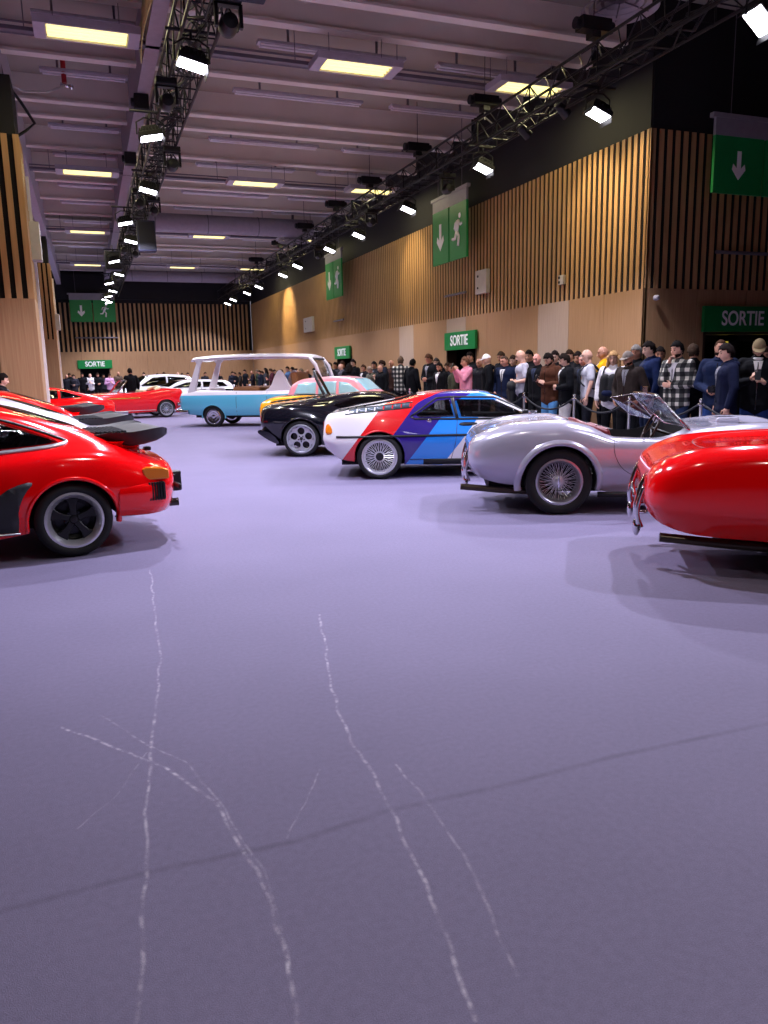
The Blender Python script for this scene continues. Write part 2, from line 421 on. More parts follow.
# unlit battens between the beams
bi = 0; by_ = [0.5 * (a + b) for a, b in zip(ys, ys[1:]) if b - a > 2]
for y in by_:
    if y < 12.5: continue
    bi += 1
    for x0, x1, wh in ((-0.4, 1.3, 'left'), (3.5, 6.5, 'middle'), (7.2, 9.5, 'right')):
        t = MB().box((x0, y - .10, 7.6), (x1, y + .10, 7.66)).build('ceiling_batten', [WHITEM], bevel=0.01)
        mb = MB()
        for s in (-.07, .07): mb.cyl((x0 + .05, y + s, 7.575), (x1 - .05, y + s, 7.575), .018, n=8)
        mb.build('unlit_tube', [M('unlit_tube_glass', 'efecf0', 0.3)], t)
        for k in (.2, .8): xx = x0 + (x1 - x0) * k; MB().box((xx - .02, y - .02, 7.66), (xx + .02, y + .02, ZC)).build('batten_stem', [GREYP], t)
        tag(t, 'unlit white twin-tube ceiling batten, %s one in bay %s counted from the camera' % (wh, ['one', 'two', 'three', 'four', 'five', 'six', 'seven', 'eight', 'nine', 'ten', 'eleven', 'twelve', 'thirteen', 'fourteen', 'fifteen', 'sixteen', 'seventeen', 'eighteen'][bi - 1]), 'batten', 'unlit battens on the ceiling')
# ducts
def duct(x0, x1, y, z, r, label):
    mb = MB().cyl((x0, y, z), (x1, y, z), r, n=28)
    o = mb.build('air_duct', [M('duct_grey', '9a929c', 0.6)], smooth=True, angle=40)
    mb = MB(); x = x0 + 1
    while x < x1: mb.lathe([(r + .012, x - .02), (r + .012, x + .02)], 28, 'x', (0, y, z)); x += 1.9
    mb.build('duct_band', [GREYP], o, smooth=True)
    mb = MB(); x = x0 + 1.2
    while x < x1: mb.cyl((x, y, z + r), (x, y, ZC), .01, n=6); x += 1.9
    mb.build('duct_hanger', [GREYP], o)
    return tag(o, label, 'duct')
duct(1.75, 8.7, 30.6, 7.0, .33, 'fat grey round air duct crossing under the ceiling above the blue and white car')
duct(1.75, 9.8, 46.5, 6.95, .3, 'farther grey round air duct just before the black far bulkhead')
def diffuser(x, y, z, r, label):
    t = empty('round_diffuser', (x, y, z), 0, label, 'vent')
    mb = MB()
    for k in range(4):
        r0 = r * (1 - .2 * k); mb.lathe([(r0, .0 + .035 * k), (r0 - .1 * r, .05 + .035 * k), (r0 - .1 * r, .065 + .035 * k), (r0, .012 + .035 * k)], 40, 'z', closed=True)
    mb.build('diffuser_cone', [M('diffuser_grey', 'a59da6', 0.5)], t, smooth=True, angle=40)
    MB().lathe([(0.01, .3), (r * .55, .28), (r * .6, .16), (r * .6, .12)], 32).build('diffuser_neck', [M('duct_grey')], t, smooth=True, angle=40)
    mb = MB()
    for k in range(6): a = k * PI / 3; mb.cyl((r * .15 * math.cos(a), r * .15 * math.sin(a), .12), (r * .95 * math.cos(a), r * .95 * math.sin(a), .05), .012, n=6)
    mb.cyl((0, 0, 0.28), (0, 0, ZC - z), .05, n=10)
    mb.build('diffuser_bracket', [GREYP], t)
diffuser(8.6, 11.5, 7.2, .62, 'round multi-ring air diffuser above the near end of the right truss')
diffuser(8.05, 31.0, 6.55, .62, 'round air diffuser at the end of the fat duct')

def chaikin_(p, it=2):
    for _ in range(it):
        q = [p[0]]
        for a, b in zip(p, p[1:]): a = Vector(a); b = Vector(b); q += [tuple(a * .75 + b * .25), tuple(a * .25 + b * .75)]
        p = q + [p[-1]]
    return p
# ------------------------------------------------------------------ trusses
TR = M('truss_black', '121115', 0.45, metal=0.3, vary=0.1)
TRL = M('truss_steel', '3a3840', 0.35, metal=0.8, vary=0.1)
def truss(name, x, y0, y1, z0, z1, hw, label, mat):
    mb = MB()
    for sx in (-hw, hw):
        for z in (z0, z1): mb.cyl((x + sx, y0, z), (x + sx, y1, z), .025, n=8)
    y = y0; k = 0; st = .5
    while y < y1 - .1:
        ya, yb = (y, y + st)
        for sx in (-hw, hw):
            mb.cyl((x + sx, ya, z0 if k % 2 else z1), (x + sx, yb, z1 if k % 2 else z0), .011, n=5, caps=False)
        for z in (z0, z1): mb.cyl((x - hw, ya, z), (x + hw, yb if z == z1 else ya, z), .011, n=5, caps=False)
        if k % 4 == 0:
            for sx in (-hw, hw): mb.cyl((x + sx, y, z0), (x + sx, y, z1), .014, n=5)
        y += st; k += 1
    o = mb.build(name, [mat])
    # cable loom lying in the truss
    lm = MB()
    for j in range(5 if x > 5 else 11):
        r_ = random.Random(j + int(x * 10)); pts = []; yy = y0
        while yy < y1: pts.append((x + r_.uniform(-hw * .8, hw * .8), yy, z0 + .06 + r_.uniform(0, .14) - (.16 if r_.random() < .12 else 0))); yy += .55
        lm.tube(pts, .014, 5)
    lm.build('cable_loom', [M('cable_black', '0c0c0e', 0.5)], o, smooth=True)
    return tag(o, label, 'truss')
truss('lighting_truss', 8.05, -3, 49, 5.98, 6.46, .22, 'long black box truss with floodlights running along the right-hand wall', TR)
truss('lighting_truss', 1.78, -3, 48, 5.98, 6.5, .24, 'black box truss full of cables running up the left of the hall', TR)

LAMPF = M('flood_face', 'ffffff', emit='f4f2ff', es=14.0, vary=0)
FACE_ROT = {}
proto_flood = []
def flood(x, y, z, tilt, label, grp, big=False, watts=None, cone=150, warm=False):
    t = empty('floodlight', (x, y, z), 0)
    if not proto_flood:
        hb = MB().box((-.2, -.15, -.02), (.2, .15, .06)).prism([(-.2, .06), (.2, .06), (.12, .16), (-.12, .16)], -.1, .1, lambda a, b, c: (a, c, b))
        for k in range(7): hb.box((-.18 + k * .055, -.13, .06), (-.165 + k * .055, .13, .13))
        yk = MB().tube([(-.23, 0, .02), (-.23, 0, .22), (-.1, 0, .3), (.1, 0, .3), (.23, 0, .22), (.23, 0, .02)], .014, 6).cyl((0, 0, .3), (0, 0, .4), .02, n=8).cyl((-.33, 0, .4), (.33, 0, .4), .022, n=8)
        fc = MB().box((-.18, -.13, -.035), (.18, .13, -.02))
        h = hb.build('lamp_housing', [BLK], None, bevel=.006); y_ = yk.build('yoke', [BLK], None, smooth=True, angle=40); f = fc.build('lamp_face', [LAMPF], None)
        bs = [MB().box((s * .2 - .003, -.15, -.12), (s * .2 + .003, .15, -.02), Matrix.Rotation(s * -.3, 3, 'Y')).build('barn_door', [BLK], None) for s in (-1, 1)]
        proto_flood.extend([h, y_, f] + bs)
        parts = proto_flood
    else:
        parts = [o.copy() for o in proto_flood]
        for o in parts: COL.objects.link(o)
    for o in parts: o.parent = t
    for o in (parts[0], parts[2], parts[3], parts[4]): o.rotation_euler = tilt
    ld = bpy.data.lights.new('flood_beam', 'SPOT'); ld.energy = watts or FLOOD_W; ld.color = (1.0, .93, .80) if warm else FLOOD_COL; ld.spot_size = R(cone); ld.spot_blend = 0.45; ld.shadow_soft_size = .05
    lo = bpy.data.objects.new('flood_beam', ld); COL.objects.link(lo); lo.parent = t
    lo.rotation_euler = tilt; lo.location = Euler(tilt).to_matrix() @ Vector((0, 0, -.06))
    tag(t, label, 'floodlight', grp)
    return t
ORD = ['nearest', 'second', 'third', 'fourth', 'fifth', 'sixth', 'seventh', 'eighth', 'ninth', 'tenth', 'eleventh', 'twelfth', 'thirteenth']
for i, (x, y) in enumerate(((8.05, 4.1), (8.0, 7.95), (8.22, 11.5), (8.03, 15.15), (8.1, 19.4), (8.12, 23.4), (8.07, 26.3), (8.05, 30.6), (8.16, 33.5), (8.1, 38.2), (8.1, 41.2), (8.05, 45.0), (8.15, 47.5))):
    wash = False
    flood(x, y, 5.6, (R(-4) if not wash else 0, R(-34 if wash else (36 if i < 2 else 20)), 0), 'black floodlight with bright white face, %s along the right truss' % ORD[i], 'floodlights on the right truss', cone=110 if i < 2 else 128, watts=FLOOD_W * (.85 if i == 0 else 1.05 if i < 3 else .70))
for i, (x, y) in enumerate(((1.66, 11.4), (1.38, 14.9), (1.62, 19.0), (1.3, 23.1), (1.6, 26.1), (1.24, 30.7), (1.55, 34.5), (1.24, 37.8), (1.5, 41.2), (1.35, 44.0), (1.26, 46.0), (1.45, 47.6))):
    flood(x, y, 5.6, (R(-4), R(-12 if i % 2 else 12), 0), 'black floodlight with bright white face, %s along the left truss' % ORD[i], 'floodlights on the left truss', cone=132, watts=FLOOD_W * (1.0 if i < 1 else .64))
# warm par cans picking out the slats
for i, (y, w_, ang) in enumerate(((12.6, 220, 70), (13.9, 260, 70), (23.4, 260, 76), (40.0, 900, 84))):
    t = empty('par_can', (8.27, y, 5.98), 0, 'small warm spotlight aimed at the wall slats, %s along the right truss' % ORD[i], 'spotlight', 'warm spots on the right truss')
    cn = MB().lathe([(.001, .17), (.07, .16), (.085, .05), (.095, -.13), (.088, -.13), (.07, .02)], 24).build('par_housing', [BLK], t, smooth=True, angle=40)
    gl = MB().lathe([(.001, -.105), (.085, -.105)], 24).build('par_lens', [M('warm_lens', 'ffe2a0', emit='ffe2a0', es=6)], t)
    MB().tube([(0, -.11, 0), (0, -.12, .14), (0, 0, .2), (0, .12, .14), (0, .11, 0)], .01, 6).build('yoke', [BLK], t, smooth=True)
    for o in (cn, gl): o.rotation_euler = (0, R(-52), 0)
    ld = bpy.data.lights.new('par_beam', 'SPOT'); ld.energy = w_; ld.color = (1, .80, .45); ld.spot_size = R(ang); ld.spot_blend = .8; ld.shadow_soft_size = .05
    lo = bpy.data.objects.new('par_beam', ld); COL.objects.link(lo); lo.parent = t; lo.rotation_euler = (0, R(-52), 0); lo.location = Euler((0, R(-52), 0)).to_matrix() @ Vector((0, 0, -.14))
# the same rig goes on behind the camera
for (x, y) in ((1.6, 7.6), (1.4, 3.4), (1.6, -1.5), (8.05, -1.0)):
    flood(x, y, 5.6, (R(14 if y > 5 else 0), R(10 if x > 5 else -8), 0), 'floodlight of the rig overhead at the %s, outside the view' % ('left just ahead' if y == 7.6 else 'left above the camera' if y == 3.4 else 'left behind the camera' if x < 5 else 'right behind the camera'), 'floodlights overhead outside the view', watts=FLOOD_W * (1.15 if y > 5 else .2), cone=128, warm=y < 5)
# chain motors on the right truss
for i, y in enumerate((11.5, 15.2, 18.7, 22.2, 25.5, 29.5, 33.5, 38.5)):
    t = empty('chain_hoist', (8.1, y, 6.9), 0, 'black chain hoist holding up the right truss, %s from the camera' % ORD[i], 'hoist', 'chain hoists of the right truss')
    MB().box((-.28, -.11, -.1), (.28, .11, .1)).cyl((-.36, 0, 0), (-.28, 0, 0), .09, n=12).cyl((.28, 0, 0), (.36, 0, 0), .09, n=12).box((-.08, -.1, -.2), (.08, .1, -.1)).build('hoist_body', [BLK], t, bevel=.01)
    MB().cyl((0, 0, .1), (0, 0, ZC - 6.9), .007, n=6).build('lifting_chain', [BLK], t)
    MB().cyl((0, 0, -.2), (0, 0, -.36), .014, n=6).cyl((-.22, 0, -.44), (0, 0, -.3), .014, n=6).cyl((.22, 0, -.44), (0, 0, -.3), .014, n=6).build('hoist_sling', [M('steel_dull', '6a6a70', 0.4, 0.8)], t)
for i, y in enumerate((12.0, 17.2, 21.5)):
    t = empty('chain_hoist', (1.45, y, 6.85), 0, 'black chain hoist beside the left truss, %s from the camera' % ORD[i], 'hoist', 'chain hoists of the left truss')
    MB().box((-.14, -.13, -.14), (.14, .13, .14)).cyl((-.2, 0, 0), (-.14, 0, 0), .08, n=12).build('hoist_body', [BLK], t, bevel=.01)
    MB().cyl((0, 0, .14), (0, 0, ZC - 6.85), .008, n=6).build('lifting_chain', [BLK], t)
for i, (x, y) in enumerate(((1.95, 10.2), (1.5, 13.2), (1.95, 16.9), (1.55, 20.8), (1.95, 21.6), (1.5, 28.4), (1.9, 29.2), (1.55, 36.0), (8.25, 17.3), (7.9, 21.6), (8.25, 28.2))):
    t = empty('moving_head_lamp', (x, y, 5.98), 0, 'unlit black moving-head stage lamp under the %s truss, %s from the camera' % (('left', ORD[i]) if i < 8 else ('right', ORD[i - 8])), 'stage lamp', 'unlit moving heads on the trusses')
    MB().box((-.16, -.13, -.1), (.16, .13, 0)).build('lamp_base', [BLK], t, bevel=.015)
    MB().box((-.17, -.04, -.36), (-.13, .04, -.1)).box((.13, -.04, -.36), (.17, .04, -.1)).box((-.17, -.04, -.12), (.17, .04, -.1)).build('lamp_fork', [BLK], t)
    MB().lathe([(.001, -.16), (.09, -.14), (.12, -.02), (.11, .12), (.09, .16), (.001, .165)], 20, 'y', (0, 0, -.33)).build('lamp_head', [BLK], t, smooth=True, angle=40)
    MB().tube(chaikin_([(0, .1, -.05), (.2, .25, -.3), (.1, .45, -.22), (0, .5, .05)]), .012, 6).build('power_cable', [M('cable_black')], t, smooth=True)
# loudspeaker boxes and yellow fabric strip on the left truss
for (x, y, z, s, lb) in ((2.02, 9.6, 6.0, (.3, .28, .22), 'black loudspeaker box at the very top beside the left truss'), (1.9, 24.0, 5.4, (.25, .2, .42), 'dark blue-black loudspeaker hung under the middle of the left truss'), (1.3, 33.0, 5.9, (.3, .3, .35), 'round-shouldered black moving-head lamp hung on the left truss')):
    t = MB().box((x - s[0], y - s[1], z - s[2]), (x + s[0], y + s[1], z + s[2])).build('loudspeaker', [M('speaker_navy', '1b1d33', 0.6)], bevel=.02)
    MB().box((x - s[0] * .85, y - s[1] - .01, z - s[2] * .88), (x + s[0] * .85, y - s[1], z + s[2] * .88)).build('speaker_grille', [M('grille_black', '15161f', 0.7, bump=.6, scale=90)], t)
    MB().cyl((x, y, z + s[2]), (x, y, 6.5), .02, n=8).build('speaker_bracket', [BLK], t)
    tag(t, lb, 'loudspeaker')
t = MB()
vs = []; fs = []
for k in range(15):
    y = 12.9 + k * .18; vs += [(1.36 - .05 * math.sin(k / 14 * PI), y, 6.95), (1.37 - .02 * math.sin(k), y, 7.75 - .02 * k)]
    if k: fs.append((2 * k - 2, 2 * k, 2 * k + 1, 2 * k - 1))
t.add(vs, fs); o = t.build('fabric_drape', [M('yellow_cream_fabric', 'e6d98c', 0.8)], smooth=True)
so = o.modifiers.new('s', 'SOLIDIFY'); so.thickness = .02
tag(o, 'cream yellow strip hanging on the main beam behind the left truss', 'fabric')
# red valve and cables by the left wall top
t = empty('sprinkler_valve', (0.05, 18.2, 7.5), 0, 'small red valve hanging from the ceiling at upper left', 'valve')
MB().cyl((0, 0, -.1), (0, 0, .45), .05, n=12).build('valve_pipe', [M('valve_red', 'b0202a', 0.4)], t, smooth=True, angle=40)
MB().cyl((-.08, 0, -.13), (.12, 0, -.16), .035, n=10).ell((.12, 0, -.16), (.05, .05, .05)).build('valve_body', [M('chrome', 'dadade', 0.1, 1.0, vary=0)], t, smooth=True)
tag(MB().tube([(-1.0, 17.2, 7.0), (-.7, 17.5, 6.95), (-.3, 17.9, 7.1), (.05, 18.2, 7.35)], .022, 8).build('hose', [M('pale_hose', 'c8c6bd', 0.5)], smooth=True), 'pale hose looping from the left beam to the red valve', 'hose')
tag(MB().tube([(-1.05, 16.5, 7.3), (-1.0, 16.8, 6.9), (-.75, 17.0, 6.6), (-.55, 17.2, 6.3), (-.72, 17.2, 6.15), (-.9, 17.1, 6.0)], .028, 8).build('cable', [M('cable_black')], smooth=True), 'thick black cable hanging in an S from the left beam', 'cable')

# ------------------------------------------------------------------ exit signs
GREEN = M('sign_green', '0d7a3a', 0.4, vary=0.03)
GREEND = M('sign_green_hanging', '128a42', 0.4, vary=0.03)
SW = M('sign_white', 'f0f2ee', 0.4, vary=0)
def sortie(c, rz, wd, ht, label):
    t = empty('exit_sign', c, rz, label, 'sign', 'SORTIE signs above the doors')
    MB().box((-wd / 2, -.08, -ht / 2), (wd / 2, 0, ht / 2)).build('sign_board', [GREEN], t, bevel=.006)
    text('sign_lettering', 'SORTIE', ht * .80, SW, t, (0, -.088, 0), (PI / 2, 0, 0), .003, 0.86)
sortie((9.97, 20.04, 2.28), -PI / 2, 1.95, .5, 'green SORTIE exit sign over the dark doorway halfway along the right wall')
sortie((9.97, 30.95, 2.25), -PI / 2, 2.0, .5, 'smaller looking green SORTIE sign farther along the right wall')
sortie((12.29, 12.27, 2.36), 0, 1.93, .49, 'large green SORTIE sign on the dark side wall at the right edge')
sortie((.47, 49.99, 2.2), 0, 1.95, .5, 'tiny distant green SORTIE sign on the far wall')

def hang_sign(c, rz, wd, ht, label, gap=.06):
    t = empty('hanging_exit_sign', c, rz, label, 'sign', 'hanging pictogram exit signs')
    hw = (wd - gap) / 2
    for s in (-1, 1):
        x0 = s * (gap / 2 + hw / 2)
        MB().box((x0 - hw / 2, -.03, -ht / 2), (x0 + hw / 2, .03, ht / 2)).build('sign_board', [GREEND], t, bevel=.004)
    MB().box((-wd / 2, -.03, ht / 2), (wd / 2, .03, ht / 2 + .3)).box((-wd / 2 - .08, -.05, ht / 2 + .3), (wd / 2 + .08, .05, ht / 2 + .38)).build('sign_header', [M('sign_header_grey', '8b8890', 0.5)], t)
    for s in (-.35, .35): MB().cyl((s * wd, 0, ht / 2 + .38), (s * wd, 0, ZC - c[2]), .008, n=6).build('suspension_wire', [GREYP], t)
    u = ht
    xl = -(gap / 2 + hw / 2)
    ar = [(-.06, .28), (.06, .28), (.06, -.06), (.17, .03), (.2, -.08), (0, -.28), (-.2, -.08), (-.17, .03), (-.06, -.06)]
    MB().prism([(xl + p * u * .8, q * u * .9 - .0) for p, q in ar], -.04, -.032, lambda a, b, c_: (a, c_, b)).build('arrow_pictogram', [SW], t)
    xr = -xl; mb = MB()
    def limb(pts, r): mb.tube([(xr + p * u, -.036, q * u) for p, q in pts], [r * u * k for k in ([1] * len(pts))], 8)
    mb.ell((xr + .09 * u, -.036, .27 * u), (.05 * u, .008, .05 * u))
    limb([(.05, .18), (-.02, .0)], .05); limb([(.05, .19), (.13, .1), (.19, .12)], .022); limb([(.04, .19), (-.08, .15), (-.12, .05)], .022)
    limb([(-.01, .0), (.07, -.1), (.04, -.27)], .03); limb([(-.03, .0), (-.09, -.12), (-.2, -.12)], .03)
    mb.build('running_figure_pictogram', [SW], t, smooth=True)
hang_sign((9.55, 19.9, 5.1), -PI / 2, 2.1, 1.42, 'hanging green arrow and running figure exit sign, nearer one on the right wall')
hang_sign((9.55, 30.6, 5.1), -PI / 2, 2.1, 1.42, 'hanging green arrow and running figure exit sign, farther one on the right wall')
hang_sign((12.3, 11.95, 5.12), 0, 2.4, 1.0, 'hanging green exit sign with arrow in the dark at the upper right edge')
hang_sign((.6, 49.4, 5.25), 0, 2.5, 1.25, 'hanging green exit sign before the black drop of the far wall')

# wall boxes and rails
def wallbox(c, s, label, n='wall_cabinet'):
    t = MB().box((c[0] - s[0], c[1] - s[1], c[2] - s[2]), (c[0] + s[0], c[1] + s[1], c[2] + s[2])).build(n, [M('cabinet_grey', 'bdb8b0', 0.5)], bevel=.01)
    mb = MB()
    for k in (-.5, .5): mb.cyl((c[0] - s[0] - .015, c[1] + s[1] * .5, c[2] + k * s[2]), (c[0] - s[0], c[1] + s[1] * .5, c[2] + k * s[2]), .03, n=8)
    mb.build('cabinet_latch', [BLK], t)
    tag(t, label, 'wall box')
wallbox((9.93, 18.72, 3.74), (.06, .3, .3), 'pale grey box fixed on the slats beside the nearer hanging exit sign')
wallbox((9.93, 36.0, 3.68), (.06, .75, .33), 'pale grey box on the lit slats near the far end of the right wall')
wallbox((9.95, 15.05, 3.38), (.04, .09, .1), 'tiny pale switch box on the slats near the corner')
wallbox((-.72, 16.8, 4.05), (.09, .18, .35), 'beige box on the side of the nearest wood-clad pilaster')
wallbox((-.93, 33.4, 3.6), (.09, .2, .3), 'small grey unit on the side of the rear pilaster')
for c, L_, ax, lb in (((9.9, 20.3, 3.57), .65, 1, 'short grey handrail-like bar on the slats under the nearer hanging sign'), ((9.9, 31.3, 3.57), .65, 1, 'short grey bar on the slats under the farther hanging sign'), ((12.9, 12.22, 3.62), 1.35, 0, 'long grey bar across the dark slats on the side wall'), ((0.7, 49.9, 3.75), 1.2, 0, 'grey bar across the slats of the far wall')):
    a = list(c); b = list(c); a[ax] -= L_; b[ax] += L_
    t = MB().cyl(a, b, .035, n=10).build('wall_bar', [GREYP], smooth=True, angle=40)
    off = (.09, 0, 0) if ax == 1 else (0, .09, 0); mb = MB()
    for k in (.15, .85): p = Vector(a).lerp(Vector(b), k); mb.cyl(p, p + Vector(off), .02, n=8)
    mb.build('bar_bracket', [GREYP], t); tag(t, lb, 'bar')
t = MB().lathe([(.02, -.06), (.05, -.05), (.055, 0), (.05, .03)], 14, 'y', (10.2, 12.26, 2.75)).build('wall_sensor', [WHITEM], smooth=True); tag(t, 'tiny white sensor on the wood at the wall corner', 'sensor')
# ------------------------------------------------------------------ car toolkit
def paint(name, c, rough=.22, metal=0.0, coat=.7): return M(name, c, rough, metal, coat, vary=0.015, scale=2.0)
TYRE = M('tyre_rubber', '141416', 0.72, vary=.1, scale=30, bump=.15)
ALU = M('polished_aluminium', 'dcdce0', 0.34, .75, vary=.02)
SILW = M('silver_wheel_paint', 'b9bac2', 0.32, .7, vary=.02)
CHR = M('chrome')
RUB = M('black_trim', '131315', 0.45, vary=.05)
GLD = glass_mat('dark_car_glass', '2a3036', 0.06)
GLC = glass_mat('clear_car_glass', 'f4f8f8', 0.03)
GLT = glass_mat('tinted_side_glass', 'b4babc', 0.03)
GLM = glass_mat('grey_car_glass', 'dadedf', 0.03)
GLB = glass_mat('blue_tinted_glass', 'c2dde2', 0.05)
SEATB = M('black_leather', '1a1a1c', 0.5)

def pchip(xs, ys, x):
    n = len(xs)
    if x <= xs[0]: return ys[0]
    if x >= xs[-1]: return ys[-1]
    h = [xs[i+1]-xs[i] for i in range(n-1)]; d = [(ys[i+1]-ys[i])/h[i] for i in range(n-1)]
    m = [d[0]] + [0 if d[i-1]*d[i] <= 0 else (3*(h[i-1]+h[i]))/((2*h[i]+h[i-1])/d[i-1]+(h[i]+2*h[i-1])/d[i]) for i in range(1, n-1)] + [d[-1]]
    i = max(k for k in range(n-1) if xs[k] <= x)
    t = (x-xs[i])/h[i]; t2 = t*t; t3 = t2*t
    return (2*t3-3*t2+1)*ys[i] + (t3-2*t2+t)*h[i]*m[i] + (-2*t3+3*t2)*ys[i+1] + (t3-t2)*h[i]*m[i+1]

def section(pts, per=7):
    """pts: (w,z) from sill to roof centre; returns smooth half section starting at the bottom centre line"""
    P = [Vector((pts[0][0] * .9, pts[0][1]))] + [Vector(p) for p in pts]
    P.append(Vector((-pts[-2][0], pts[-2][1])))
    out = []
    for i in range(1, len(P) - 2):
        p0, p1, p2, p3 = P[i-1], P[i], P[i+1], P[i+2]
        k = .42
        m1 = (p2 - p0) * k; m2 = (p3 - p1) * k
        L = (p2 - p1).length
        for mm in (m1, m2):
            if mm.length > L: mm.length = max(L, 1e-6)
        for j in range(per):
            t = j / per; t2 = t*t; t3 = t2*t
            out.append(p1*(2*t3-3*t2+1) + m1*(t3-2*t2+t) + p2*(-2*t3+3*t2) + m2*(t3-t2))
    out.append(Vector(pts[-1])); out[-1].x = 0
    return [Vector((0, pts[0][1]))] + out

def loft(table, nx=90, per=7, xmap=None):
    """table rows: (x, (w,z), (w,z), ... ) six section points; last is (0,z)"""
    xs = [r[0] for r in table]; np_ = len(table[0]) - 1
    x0, x1 = xs[0], xs[-1]
    # denser toward both ends
    X = [x0 + (x1 - x0) * (.5 - .5 * math.cos(PI * i / nx)) * .5 + (x1 - x0) * i / nx * .5 for i in range(nx + 1)]
    rows = []
    for x in X:
        pts = [(pchip(xs, [r[k+1][0] for r in table], x), pchip(xs, [r[k+1][1] for r in table], x)) for k in range(np_)]
        h = section(pts, per)
        full = [(x, -p.x, p.y) for p in h] + [(x, p.x, p.y) for p in reversed(h[1:-1])]
        rows.append(full)
    n = len(rows[0]); vs = [p for r in rows for p in r]; fs = []
    for i in range(nx):
        for k in range(n):
            k2 = (k + 1) % n; fs.append((i*n+k, (i+1)*n+k, (i+1)*n+k2, i*n+k2))
    fs.append(tuple(range(n))); fs.append(tuple(nx*n + k for k in range(n-1, -1, -1)))
    mb = MB(); mb.add(vs, fs); return mb

def bvh_of(o):
    me = o.data; return BVHTree.FromPolygons([v.co.copy() for v in me.vertices], [tuple(p.vertices) for p in me.polygons])

def chaikin(p, it=2, closed=True):
    for _ in range(it):
        q = []
        n = len(p)
        for i in range(n if closed else n - 1):
            a = Vector(p[i]); b = Vector(p[(i + 1) % n]); q += [tuple(a * .75 + b * .25), tuple(a * .25 + b * .75)]
        if not closed: q = [p[0]] + q + [p[-1]]
        p = q
    return p
def line_poly(pts, w):
    pts = [Vector(p) for p in pts]; l = []; r_ = []
    for i, p in enumerate(pts):
        d = (pts[min(i+1, len(pts)-1)] - pts[max(i-1, 0)]).normalized(); n = Vector((-d.y, d.x)) * w / 2
        l.append(tuple(p + n)); r_.append(tuple(p - n))
    return l + r_[::-1]

def patch(name, bvh, poly, mat, parent, view='side', sgn=-1, off=.006, th=.006, res=.06, smooth=True, lift=None, holes=()):
    """a thin panel laid on the body: poly is drawn in side (x,z), front/rear (y,z) or top (x,y) view"""
    bm = bmesh.new()
    vs = [bm.verts.new((p[0], p[1], 0)) for p in poly]
    bm.faces.new(vs)
    if holes:
        pass
    xs = [p[0] for p in poly]; ys = [p[1] for p in poly]
    for ax, lo, hi in ((0, min(xs), max(xs)), (1, min(ys), max(ys))):
        g = lo + res
        while g < hi:
            co = (g, 0, 0) if ax == 0 else (0, g, 0); no = (1, 0, 0) if ax == 0 else (0, 1, 0)
            bmesh.ops.bisect_plane(bm, geom=bm.verts[:] + bm.edges[:] + bm.faces[:], plane_co=co, plane_no=no); g += res
    for v in bm.verts:
        a, b = v.co.x, v.co.y
        if view == 'side': o = Vector((a, sgn * 3, b)); d = Vector((0, -sgn, 0))
        elif view == 'end': o = Vector((sgn * 8, a, b)); d = Vector((-sgn, 0, 0))
        else: o = Vector((a, b, 4)); d = Vector((0, 0, -1))
        h, nr, _, _ = bvh.ray_cast(o, d)
        if h is None:
            q = Vector((a, sgn * .7, b)) if view == 'side' else (Vector((sgn * 1.0 if sgn < 0 else sgn * 3, a, b)) if view == 'end' else Vector((a, b, 1)))
            h, nr, _, _ = bvh.find_nearest(q)
        if nr.dot(d) > 0: nr = -nr
        v.co = h + nr * (off if lift is None else lift(h, off))
    me = bpy.data.meshes.new(name); bmesh.ops.recalc_face_normals(bm, faces=bm.faces)
    bm.normal_update()
    f = bm.faces[0]; dd = {'side': Vector((0, sgn, 0)), 'end': Vector((sgn, 0, 0)), 'top': Vector((0, 0, 1))}[view]
    if sum((fc.normal.dot(dd) for fc in bm.faces)) < 0: bmesh.ops.reverse_faces(bm, faces=bm.faces)
    bm.to_mesh(me); bm.free(); me.materials.append(mat)
    if smooth: me.polygons.foreach_set('use_smooth', [True] * len(me.polygons))
    o = bpy.data.objects.new(name, me); COL.objects.link(o); o.parent = parent
    s = o.modifiers.new('thickness', 'SOLIDIFY'); s.thickness = th; s.offset = -1
    return o

def cut(o, cutters):
    """boolean the cutters (MB, materials) out of body o; cut faces take the cutter's dark material"""
    for mb in cutters:
        c = mb.build('cutter', [DARK], o.parent); bpy.context.view_layer.update()
        md = o.modifiers.new('cut', 'BOOLEAN'); md.operation = 'DIFFERENCE'; md.solver = 'EXACT'; md.object = c; md.material_mode = 'TRANSFER'
        dg = bpy.context.evaluated_depsgraph_get(); dg.update()
        me = bpy.data.meshes.new_from_object(o.evaluated_get(dg)); o.modifiers.clear()
        old = o.data; o.data = me; bpy.data.objects.remove(c)
    me = o.data
    for p in me.polygons: p.use_smooth = True
    me.set_sharp_from_angle(angle=R(38))

def wheel_cutters(xs, r, y0, dome=True):
    out = []
    for x in xs:
        for s in (-1, 1):
            out.append(MB().cyl((x, s * y0, r * .97), (x, s * 1.3, r * .97), r + .045, n=48))
    return out
def side_cutter(poly, y=1.3): return MB().prism(poly, -y, y, lambda a, b, c: (a, c, b))

